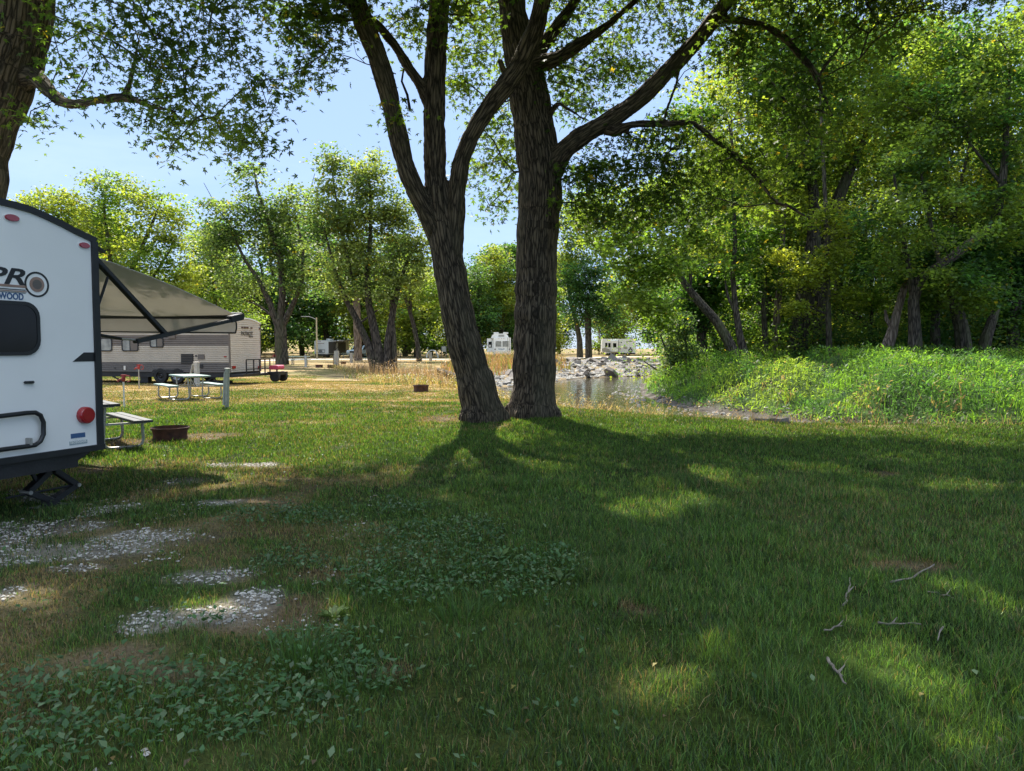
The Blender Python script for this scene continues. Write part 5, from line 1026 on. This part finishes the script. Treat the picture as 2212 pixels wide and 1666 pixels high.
mb = MB(); y0, y1 = .45, WD-.02; z0, z1 = zb_+.09, e(520,777)[1]
for y in (y0, y0+(y1-y0)*.30, y0+(y1-y0)*.55, y0+(y1-y0)*.78, y1): mb.bar((.5,y,z0),(.5,y,z1), .05)
for z in (z1, z0+.2): mb.bar((.5,y0,z),(.5,y1,z), .05)
mb.build('cargo_rack', M['steel_black'], pt)
MB().box((-4.6,.8,zc+.12),(-3.9,1.6,zc+.36)).build('roof_unit', M['white'], pt, bevel=.05)
# small pink seated vehicle behind its rack
c = FP.M @ Vector((.75, 2.6, 0)); bg_ = thing('garden_cart', 'small dark cart with a bright pink top, half hidden behind the rear rack', 'cart', (c.x, c.y, 0), FP.ang)
MB().box((-.25,-.45,.32),(.3,.45,.46)).build('deck', M['steel_black'], bg_); MB().prism(rrect(-.22,.56,.22,.76,.08), 1, -.3, .3).build('cover', M['pink'], bg_)
for y in (-.35,.35): wh = MB().lathe([(0,-.09),(.2,-.09),(.24,-.05),(.24,.05),(.2,.09),(0,.09)], 20, (.1,y,.24), 0 if False else 1).build('wheel', M['rubber'], bg_, True)
MB().bar((0,0,.46),(0,0,.6), .06).build('pillar', M['steel_black'], bg_)

# ---------------------------------------------------------------- picnic tables
def bend(P, r, k=4):
    """round the corners of a 3-D path"""
    P = [Vector(p) for p in P]; out = [P[0]]
    for a, b, c in zip(P[:-2], P[1:-1], P[2:]):
        u = b+(a-b).normalized()*r; v = b+(c-b).normalized()*r
        for i in range(k+1): t = i/k; out.append(u*(1-t)**2+b*2*t*(1-t)+v*t*t)
    return out+[P[-1]]
def picnic(label, X, Y, rz, top_m='tablegreen', leg_m='galv', L=1.83, group=None):
    t = thing('picnic_table', label, 'picnic table', (X, Y, H(X, Y)), rz, group); mb = MB()
    for i in range(5): y = -.30+i*.15; mb.box((-L/2,y-.07,.70),(L/2,y+.07,.742))
    mb.build('tabletop', M[top_m], t, bevel=.006)
    for s_ in (-1, 1):
        mb = MB()
        for i in (0, 1): y = s_*(.62+i*.14); mb.box((-L/2,y-.065,.425),(L/2,y+.065,.465))
        mb.build('bench', M[top_m], t, bevel=.006)
        for x in (-.62, .62): MB().tube(bend([(x,s_*.74,.425),(x,s_*.76,.03),(x,s_*.18,.03),(x,s_*.22,.70)], .13), .024, 8).build('leg', M[leg_m], t, True)
    for x in (-.62, .62): MB().bar((x,-.80,.405),(x,.80,.405), .035, .03).bar((x*.95,0,.42),(x*.1,0,.69), .03, .03).bar((x,-.34,.685),(x,.34,.685), .04, .03).build('brace', M[leg_m], t)
    return t
picnic('dark planked picnic table half hidden behind the white trailer', -6.85, 11.33, R(-48), 'darkplank')
picnic('pale green topped picnic table with bent pipe legs before the tan trailer', -10.03, 22.3, R(-50.3))
def gnd(px, Y): return at(px, 760, Y).x, Y
x, y = gnd(597+50, 66); picnic('green picnic table on the far pad right of the pale thick trunk', x, y, R(8))
x, y = gnd(580, 104); picnic('brown picnic table by the hill far beyond the tan trailer', x, y, R(5), 'woodpole', 'woodpole')
x, y = gnd(806, 79); picnic('picnic table just left of the twin peaked tree foot', x, y, R(-8))
x, y = gnd(752, 104); picnic('picnic table left of the pinkish trunk by the pickup', x, y, R(10))
x, y = gnd(856, 112); picnic('distant picnic table between the leaning stems and the slim tree', x, y, R(4))

# ---------------------------------------------------------------- fire rings
def firering(label, px, Y, r=.30, h=.24, tilt=0):
    x, y = gnd(px, Y); z = H(x, y); t = thing('fire_ring', label, 'fire ring', (x, y, z-.01)); o = MB().lathe([(r*1.0,h),(r*1.03,h-.01),(r*.93,h*.72),(r*.90,h*.4),(r*.94,h*.08),(r*.96,0),(r*.92,0),(r*.90,h*.08),(r*.86,h*.4),(r*.89,h*.72),(r*.99,h-.012)], 40, closed=True).build('rim_wall', M['rust'], t, True)
    t.rotation_euler = (tilt*.3, tilt, 0); q = ellpts(40, (0,0,.03), (r*.7, r*.7, .03), rng); mb = MB()
    for p in q[:9]: a = rng.uniform(0, 6.28); mb.tube([Vector(p)-Vector((math.cos(a)*.1, math.sin(a)*.1, 0)), Vector(p)+Vector((math.cos(a)*.1, math.sin(a)*.1, .02))], .016, 6)
    mb.build('charred_wood', M['steel_black'], t); return t
firering('dark rusty steel fire ring beside the dark picnic table', 363, 12.3)
firering('rust red fire ring alone on the dry lawn left of the leaning trunk', 909, 25.6, .28, .26)
firering('far fire ring lying left of the tilted one in the tree shade', 689, 57.5, .31, .24)
firering('tilted far fire ring under the twin peaked tree shade', 714, 57.8, .31, .24, .16)
firering('farthest fire ring between the grey cabinet and the short post', 741.6, 68, .27, .24)

# ---------------------------------------------------------------- posts, hydrants, lamp
def post(label, px, Y, h, w_, mat='postwood', name='utility_post', cat='post', d=None, tiltx=0):
    x, y = gnd(px, Y); t = thing(name, label, cat, (x, y, H(x, y)), rng.uniform(-.2,.2)); MB().box((-w_/2,-(d or w_)/2,-.1),(w_/2,(d or w_)/2,h)).build('shaft', M[mat], t, bevel=.01); t.rotation_euler[1] = tiltx; return t
p = post('weathered grey post with a slanted cover board in front of the pale green picnic table', 487.5, 18.6, 1.04, .085, d=.10, tiltx=.035)
MB().prism([(-.10,.10),(-.045,.10),(-.045,.98),(-.075,.94)], 1, -.05, .05).build('cover_board', M['whiteplank'], p); MB().box((-.055,-.06,1.04),(.055,.06,1.06)).build('cap', M['beige'], p)
p = post('white electric pedestal with its flap open against the tan trailer', 424, 29.6, 1.0, .17, 'whiteplank', 'electric_pedestal', 'pedestal'); MB().bar((-.12,-.05,.92),(-.22,-.08,.5), .02, .14, (0,1,0)).build('flap', M['whiteplank'], p); MB().box((-.095,-.095,.98),(.095,.095,1.01)).build('cap', M['beige'], p)
p = post('pale post at the near end of the far green picnic table', 660, 58.5, .95, .16, 'whiteplank', 'utility_post', 'post'); MB().box((-.1,-.1,.95),(.1,.1,.98)).build('cap', M['whiteplank'], p)
p = post('tall pale electric cabinet beside the white slide out trailer', 727, 66, 1.25, .42, 'whiteplank', 'electric_pedestal', 'pedestal', .25); MB().box((.02,-.145,.6),(.18,-.126,1.1)).build('door', M['galv'], p); MB().box((-.22,-.14,1.25),(.22,.14,1.28)).build('cap', M['dkgrey'], p); MB().box((-.32,-.05,-.1),(-.22,.05,.85)).build('side_post', M['dkgrey'], p)
p = post('short grey pedestal standing alone left of the twin peaked tree', 759, 73, .95, .26, 'galv', 'electric_pedestal', 'pedestal'); MB().box((-.15,-.15,.95),(.15,.15,1.0)).build('cap', M['whiteplank'], p)
p = post('grey pedestal by the lane right of the slim leaning tree', 930, 84, .95, .34, 'galv', 'electric_pedestal', 'pedestal'); MB().box((-.18,-.18,.95),(.18,.18,1.0)).build('cap', M['whiteplank'], p)
def hydrant(label, px, Y, h):
    x, y = gnd(px, Y); t = thing('water_hydrant', label, 'hydrant', (x, y, H(x, y))); MB().tube([(0,0,-.1),(0,0,h-.14)], .022, 8).build('pipe', M['galv'] if Y > 20 else M['beige'], t, True)
    MB().tube([(0,0,h-.17),(0,0,h-.12),(0,0,h-.06),(0,0,h)], [.035,.05,.05,.035], 10).box((-.06,-.04,h-.04),(.06,.04,h+.02)).build('head', M['hydrant'], t, bevel=.006)
    MB().tube(bend([(.04,0,h),(.17,0,h-.01),(.18,0,h-.16),(.10,0,h-.17)], .04), .012, 6).build('handle', M['hydrant'], t, True); MB().tube([(-.03,0,h-.10),(-.12,0,h-.12),(-.16,0,h-.17)], [.028,.024,.022], 8).build('spout', M['hydrant'], t, True)
hydrant('red hydrant on a tan pipe just right of the white trailer, nearer of the pair', 265, 19, .86); hydrant('red hydrant on a pale pipe before the tan trailer, farther of the pair', 298.5, 27.4, .92); hydrant('distant red topped hydrant right of the pale thick trunk', 591, 60, .95)
hydrant('tiny red hydrant on the grass above the stony bank', 1231, 118, 1.3)
x, y = gnd(684.6, 98); lp = thing('street_lamp', 'tall tan street lamp with a curved arm to the left beyond the campground', 'street lamp', (x, y, H(x, y))); u = 98/F
hp = at(684, 686, 98).z; MB().tube([(0,0,-.2),(0,0,hp)], [.12,.09], 10).build('pole', M['lamppole'], lp, True); MB().tube([(0,0,hp-.3),(-.5,0,hp-.05),(-1.0,0,hp+.12),(-1.5,0,hp+.12)], .035, 6).build('arm', M['galv'], lp, True); MB().box((-2.1,-.14,hp+.06),(-1.4,.14,hp+.18)).build('lamp_head', M['galv'], lp, bevel=.03)
x, y = gnd(934, 108); ar = thing('playground_arch', 'pale curved climbing arch on the far grass', 'arch', (x, y, H(x, y))); mb = MB()
for d in (-.5,.5): mb.tube([(math.cos(a)*.85, d, math.sin(a)*1.15) for a in [math.pi*i/12 for i in range(13)]], .05, 6)
mb.build('hoops', M['white'], ar, True); mb = MB()
for i in range(2, 11): a = math.pi*i/12; mb.bar((math.cos(a)*.85,-.5,math.sin(a)*1.15),(math.cos(a)*.85,.5,math.sin(a)*1.15), .04)
mb.build('rungs', M['galv'], ar)
x, y = gnd(958, 108); sb = thing('notice_board', 'dark notice board on two posts right of the climbing arch', 'sign', (x, y, H(x, y))); MB().box((-.35,-.06,-.1),(-.25,.06,1.75)).build('post', M['dkgrey'], sb); MB().box((.35,-.06,-.1),(.47,.06,1.75)).build('post', M['dkgrey'], sb); MB().box((-.25,-.03,.9),(.35,.03,1.7)).build('board', M['postwood'], sb)
poles = []
for px, Y, lab in ((1294,150,'brown utility pole right of the dark tree across the creek'),(860,142,'utility pole hidden among the far trees on the left')):
    x, y = gnd(px, Y); o = thing('utility_pole', lab, 'utility pole', (x, y, H(x, y))); MB().tube([(0,0,-.3),(0,0,5.2)], [.15,.12], 8).build('pole', M['woodpole'], o, True); MB().bar((-.9,0,4.6),(.9,0,4.6), .1).build('crossarm', M['woodpole'], o); poles.append((x, y))
(xa, ya), (xb, yb) = poles
for i, (z_, lab) in enumerate(((4.7,'topmost sagging power cable between the utility poles'),(3.9,'middle power cable between the utility poles'),(3.2,'lowest power cable between the utility poles'))):
    P = [Vector((xa+(xb-xa)*t, ya+(yb-ya)*t, z_-1.1*4*t*(1-t)*.5)) for t in [k/16 for k in range(17)]]; o = MB().tube(P, .03, 5).build('power_cable', M['wire']); tag(o, lab, 'cable')

# ---------------------------------------------------------------- distant vehicles
def lathe_wheel(parent, x, y, r, w_=.2, rim='rim', axis=1):
    s = -1; wh = MB().lathe([(0,-w_/2),(r*.9,-w_/2),(r,-w_*.3),(r,w_*.3),(r*.9,w_/2),(0,w_/2)], 20, (x,y,r), axis).build('wheel', M['rubber'], parent, True)
    MB().lathe([(0,-w_/2-.02),(r*.5,-w_/2-.012),(r*.6,-w_/2+.01),(r*.6,w_/2-.01),(r*.5,w_/2+.012),(0,w_/2+.02)], 16, (x,y,r), axis).build('rim', M[rim], wh, True)
def wbox(parent, name, mat, a, b, bev=.0): return MB().box(a, b).build(name, M[mat], parent, bevel=bev)
# white trailer with slide-out and open awning (rear towards us); local x right, y away
x, y = gnd(694, 112); t1 = thing('travel_trailer', 'distant white trailer with slide out and open awning under the street lamp', 'trailer', (x, y, H(x, y)), R(-14)); W_ = 2.42
MB().prism([(-W_/2,.5),(W_/2,.5),(W_/2,2.55),(.6,2.66),(-.6,2.66),(-W_/2,2.55)], 1, 0, 7).build('body', M['white'], t1, bevel=.03)
wbox(t1, 'underframe', 'steel_black', (-1.1,.05,.25),(1.1,6.8,.5)); wbox(t1, 'slide_out', 'beige', (-1.75,1.2,.75),(-1.2,4.2,2.35), .02); wbox(t1, 'roof_unit', 'white', (-.35,2.2,2.6),(.5,3.2,2.92), .05)
mb = MB()
for xx in (-.75,-.3,.15,.6): mb.bar((xx,-.05,.75),(xx,-.05,1.2), .03)
mb.bar((-.75,-.05,1.2),(.6,-.05,1.2), .04).bar((-.75,-.05,.75),(.6,-.05,.75), .04); mb.build('rear_rack', M['black'], t1); ring(-.1, .97, .16, .1, -.07, -.03).build('spare_tyre', M['rubber'], t1)
for i in range(2): wbox(t1, 'marker_light', 'red', (-.45+i*.25,-.02,2.45),(-.3+i*.25,.005,2.5))
wbox(t1, 'badge', 'tan', (-.65,-.012,2.12),(.5,.005,2.2)); wbox(t1, 'side_panel', 'dkgrey', (1.2,.1,.6),(1.235,5.8,2.4)); wbox(t1, 'door', 'white', (1.236,2.4,.6),(1.26,3.1,2.3))
for yy in (3.0,3.9): lathe_wheel(t1, 1.05, yy, .33, .2, axis=0)
mb = MB(); mb.prism([(1.2,2.55),(3.3,2.72),(3.3,2.68),(1.2,2.50)], 1, 1.6, 5.6); a_ = mb.build('awning', M['canvas'], t1); MB().bar((3.3,1.6,2.68),(1.25,1.6,.9), .05).bar((1.9,1.6,2.58),(1.3,1.6,1.3), .05).bar((3.3,5.6,2.68),(1.25,5.6,.9), .05).build('support_arm', M['black'], a_)
for xx in (-.9,.8): wbox(t1, 'jack', 'steel_black', (xx-.08,.2,0),(xx+.08,.4,.3))
# motorhome
x, y = gnd(1084.5, 103); mh = thing('motorhome', 'old white motorhome seen from behind between the two big trunks', 'motorhome', (x, y, H(x, y)-.02), R(2)); s = 103/F
MB().prism(rrect(-1.22,.55,1.25,2.98,.10), 1, 0, 8.5).build('body', M['white'], mh); MB().prism([(-1.6,2.9),(1.0,2.9),(.75,3.42),(.4,3.55),(-1.0,3.55),(-1.4,3.35)], 1, .3, 7.8).build('roof_pod', M['white'], mh)
for xx in (-1.2,.2): wbox(mh, 'roof_vent', 'beige', (xx,1.5,3.53),(xx+.75,2.3,3.78), .04)
wbox(mh, 'roof_ladder_panel', 'galv', (-.5,.27,3.1),(.3,.3,3.4)); wbox(mh, 'slide_out', 'white', (-2.15,.9,.85),(-1.2,4.2,2.85), .03); sw = wbox(mh, 'window', 'glass', (-1.95,.875,1.55),(-1.45,.895,2.4)); wbox(sw, 'curtain', 'beige', (-1.85,.86,1.65),(-1.6,.872,1.95))
for xx in (-.95, .05): wn_ = wbox(mh, 'window', 'glass_grey', (xx,-.02,1.65),(xx+.88,.0,2.5)); MB().frame([(xx-.04,1.61),(xx+.92,1.61),(xx+.92,2.54),(xx-.04,2.54)], .06, -.035, .0).build('frame', M['white'], wn_)
mb = MB()
for zz in (1.7,1.95,2.2,2.45): mb.bar((.78,-.09,zz),(1.08,-.09,zz), .03)
mb.bar((.78,-.09,.9),(.78,-.09,3.0), .035).bar((1.08,-.09,.9),(1.08,-.09,3.0), .035); mb.build('ladder', M['galv'], mh)
for xx in (-1.08,.98): wbox(mh, 'tail_light', 'rust', (xx,-.03,1.22),(xx+.17,.0,1.40))
text('Coach', .34, M['blue_mark'], mh, (-.55,-.006,1.25), shear=.25, bold=.006); wbox(mh, 'stripe_panel', 'beige', (-1.15,-.012,.72),(1.2,.005,1.05)); wbox(mh, 'bumper', 'galv', (-1.25,-.25,.52),(1.27,.0,.66), .02); wbox(mh, 'underframe', 'steel_black', (-1.15,.1,.25),(1.15,8,.55))
for xx in (-1.0,1.0):
    for yy in (2.2,6.8): lathe_wheel(mh, xx, yy, .4, .3, axis=0)
for xx in (-.5,-.15,.2): wbox(mh, 'marker_light', 'red', (xx,-.015,2.82),(xx+.12,.0,2.87))
# fifth wheel across the creek
x, y = gnd(1336, 130); fw = thing('fifth_wheel_camper', 'white fifth wheel camper beyond the creek, its door side towards the water', 'camper', (x, y, H(x, y)), R(-3))
MB().prism([(-3.0,.75),(-2.1,.55),(3.1,.55),(3.1,3.05),(-2.9,3.1),(-3.0,2.2)], 1, 0, 2.5).build('body', M['white'], fw); wbox(fw, 'underframe', 'steel_black', (-2,.1,.3),(3.05,2.4,.56)); wbox(fw, 'roof_unit', 'galv', (1.6,.8,3.05),(2.6,1.6,3.4), .05)
so_ = wbox(fw, 'slide_out', 'white', (-1.35,-.7,.75),(-.1,.01,2.75), .03); wbox(so_, 'window', 'glass', (-1.05,-.72,1.55),(-.45,-.7,2.3)); wbox(so_, 'trim', 'black', (-.1,-.7,.7),(-.04,.0,2.8))
for a, b in ((-2.4,-2.0),(-1.85,-1.45)): wbox(fw, 'window', 'glass', (a,-.02,1.55),(b,.0,2.35))
MB().prism([(-2.95,.8),(-1.5,.65),(-1.6,1.2),(-2.4,1.5),(-2.95,1.3)], 1, -.012, .002).build('swirl_graphic', M['galv'], fw); wbox(fw, 'lettering_strip', 'galv', (1.3,-.012,2.55),(2.5,.002,2.7)); wbox(fw, 'fridge_vent', 'galv', (.9,-.03,1.3),(1.6,.002,1.7)); wbox(fw, 'marker_light', 'red', (.2,-.03,1.2),(.4,.0,1.35))
ring(2.15, 1.0, .38, .2, -.05, .0).build('wheel_arch', M['black'], fw)
for xx in (-.8, 1.7): lathe_wheel(fw, xx, .15, .38, .25)
wbox(fw, 'entry_step', 'galv', (-1.5,-.9,.0),(-1.3,-.3,.9)); wbox(fw, 'rear_step', 'steel_black', (2.5,-.3,.3),(3.0,.0,.5))
# pickup seen three-quarter from the front, behind the pinkish trunk
def pickup(label, X, Y_, rz, paint_, sc=1):
    t = thing('pickup_truck', label, 'pickup truck', (X, Y_, H(X, Y_)), rz, scale=sc)
    MB().prism([(-2.85,.55),(-2.9,.95),(-2.8,1.12),(-1.45,1.22),(-.75,1.82),(.75,1.86),(.95,1.28),(2.8,1.26),(2.85,.6)], 1, -.95, .95).build('body', M[paint_], t, bevel=.05)
    for s_ in (-1, 1):
        MB().prism([(-1.25,1.26),(-.72,1.72),(.62,1.76),(.72,1.26)], 1, s_*.952, s_*.965).build('side_window', M['glass'], t)
        MB().box((-2.86,s_*.55-.16,.88),(-2.915,s_*.55+.16,1.06)).build('headlight', M['white'], t, bevel=.01); MB().box((-1.1,s_*.95,1.2),(-.85,s_*1.2,1.42)).build('mirror', M['black'], t, bevel=.03)
        for x_ in (-1.85, 1.75): lathe_wheel(t, x_, s_*.82, .42, .28)
    MB().add([(-1.44,-.8,1.245),(-1.44,.8,1.245),(-.80,.72,1.80),(-.80,-.72,1.80),(-1.46,-.8,1.265),(-1.46,.8,1.265),(-.83,.72,1.82),(-.83,-.72,1.82)], [(0,1,2,3),(7,6,5,4),(0,4,5,1),(1,5,6,2),(2,6,7,3),(3,7,4,0)]).build('windscreen', M['glass'], t)
    MB().box((-2.93,-.35,.68),(-2.88,.35,1.02)).build('grille', M['black'], t); MB().box((-2.98,-.9,.48),(-2.82,.9,.64)).build('bumper', M['galv'], t, bevel=.02)
x, y = gnd(781, 112); pickup('pale blue pickup truck parked behind the massive pinkish trunk', x, y, R(72), 'truckblue')
x, y = gnd(807, 126); pickup('silver pickup partly behind the stems of the twin peaked tree', x, y, R(185), 'silver', .85)

# ---------------------------------------------------------------- stones, slabs and sticks
def slab_mesh(i):
    r_ = random.Random(i); n = r_.randint(5, 7); P = [(math.cos(6.28*k/n+r_.uniform(-.25,.25))*r_.uniform(.38,.6), math.sin(6.28*k/n+r_.uniform(-.25,.25))*r_.uniform(.25,.42)) for k in range(n)]; h = r_.uniform(.08,.17) if i < 5 else r_.uniform(.25,.4)
    mb = MB(); V = [(a, b, -h/2) for a, b in P]+[(a*r_.uniform(.85,.97), b*r_.uniform(.85,.97), h/2+r_.uniform(-.03,.03)) for a, b in P]; mb.add(V, [tuple(range(n-1,-1,-1)), tuple(range(n,2*n))]+[(k,(k+1)%n,(k+1)%n+n,k+n) for k in range(n)])
    return mb.mesh('broken_slab', M['slab'] if i % 4 else M['slab2'], bevel=.015)
SL = [slab_mesh(i) for i in range(9)]
def slab(x, y, s_, mi, lab, grp=None, tilt=.45, up=.0, name='broken_slab'):
    o = link(name, SL[mi]); o.location = (x, y, H(x, y)+.08*s_+up); o.rotation_euler = (rng.normal(-.15, tilt), rng.normal(0, tilt), rng.uniform(0, 6.28)); o.scale = (s_, s_*rng.uniform(.7,1.1), s_*rng.uniform(.7,1.1)); return tag(o, lab, 'slab', grp, 'thing')
cntr = 0
while cntr < 235:
    x = rng.uniform(-3.5, 24); y = rng.uniform(45, 95); hh, dn, df, dr, ins = terrain(np.array([x]), np.array([y]))
    if ins[0] or dr[0] < df[0] or df[0] > 19 or dn[0] < 2 or rng.random() > (1.1 if df[0] < 5 else .75) or (x < 0 and df[0] > 7): continue
    slab(x, y, rng.uniform(.42, .9)*(1.9 if rng.random() < .10 else 1.0)*(1+.012*(y-50)), int(rng.integers(0, 9)), 'broken concrete slab among the rubble on the far creek bank', 'broken slabs armouring the far creek bank'); cntr += 1
n = 9000; x = rng.uniform(-4, 26, n); y = rng.uniform(44, 96, n); hh, dn, df, dr, ins = terrain(x, y); k = (~ins) & (df < dr) & (df < 19) & (dn > 1.5) & ~((x < 0) & (df > 7)) & (rng.random(n) < 1.1-df/30)
stones(np.stack([x, y, hh], 1)[k], rng.uniform(.08, .28, k.sum()), 'rubble', M['chips'], 'small grey rubble between the slabs on the far creek bank', 'rubble', (.10,.30))
n = 1300; x = rng.uniform(6, 22, n); y = rng.uniform(24, 52, n); hh, dn, df, dr, ins = terrain(x, y); k = (dr < 1.7) & (hh < -.75); stones(np.stack([x, y, np.maximum(hh, WZ)], 1)[k], rng.uniform(.03, .14, k.sum()), 'shore_stones', M['chips'], 'grey stones and mud clods at the muddy edge below the undergrowth', 'stones', (.08,.24))
for px, py, s_, lab in ((1684,912,.42,'pale pitted rock at the lawn edge, right one of the two'),(1648,908,.36,'brownish rock at the lawn edge, left one of the two'),(1770,912,.2,'small flat stone right of the two lawn edge rocks')):
    c = G(px, py); o = slab(c.x, c.y, s_*1.2, 7 if px == 1684 else 6, lab, tilt=.12, name='rock'); o['category'] = 'rock'
c0, c1 = at(948, 786, 58), at(994, 802, 52); c0.z = H(c0.x, c0.y)+.25; c1.z = H(c1.x, c1.y)+.3
lgm = MB().tube([c0-c0, (c1-c0)*.5+Vector((0,0,.05)), c1-c0], [.22,.2,.17], 10).build('fallen_log', M['bark'], None, True); lgm.location = c0; tag(lgm, 'grey fallen log in the ditch left of the leaning trunk', 'log')
def stick(P, r_, lab):
    Q = [G(a, b) for a, b in P]; Q = [Vector((q.x, q.y, H(q.x, q.y)+.03)) for q in Q]; o_ = Q[0].copy(); k = len(Q); pts = []
    for i in range(k-1):
        for j in range(4): t = j/4; pts.append(Q[i].lerp(Q[i+1], t)-o_+Vector((rng.normal(0,.006), rng.normal(0,.006), rng.normal(0,.004))))
    pts.append(Q[-1]-o_); mb = MB().tube(pts, [r_*.7*(1-.55*i/len(pts)) for i in range(len(pts))], 6); m_ = pts[len(pts)//2]; mb.tube([m_, m_+Vector((.05,.04,.02))], [r_*.6, r_*.2], 5)
    o = mb.build('twig', M['stick'], None, True); o.location = o_; tag(o, lab, 'twig')
s7 = lambda a, b: ((2680+a*.883)/1.8444, (1600+b*.883)/1.8444)
stick([s7(775,935), s7(790,880), s7(799,810)], .011, 'pale upright looking twig, topmost one lying on the right lawn'); stick([s7(980,842), s7(1080,812), s7(1180,752)], .012, 'long pale twig pointing up to the right on the right lawn'); stick([s7(700,1186), s7(745,1250), s7(782,1292)], .012, 'short pale stick slanting down right near the bottom right')
stick([s7(925,1032), s7(990,1020), s7(1120,1024)], .010, 'nearly level pale stick below the slanting long twig'); stick([s7(690,1042), s7(735,1034), s7(765,1030)], .008, 'small level twig left of the level pale stick'); stick([s7(1215,1040), s7(1195,1095)], .007, 'short dark twig right of the level pale stick'); stick([s7(1150,880), s7(1230,890), s7(1270,905)], .006, 'thin twig just under the long slanting one')
stick([(880,975),(975,968),(1070,962)] if False else [(500,968),(560,972),(600,966)], .008, 'thin twig on the sunlit grass right of the dark fire ring')
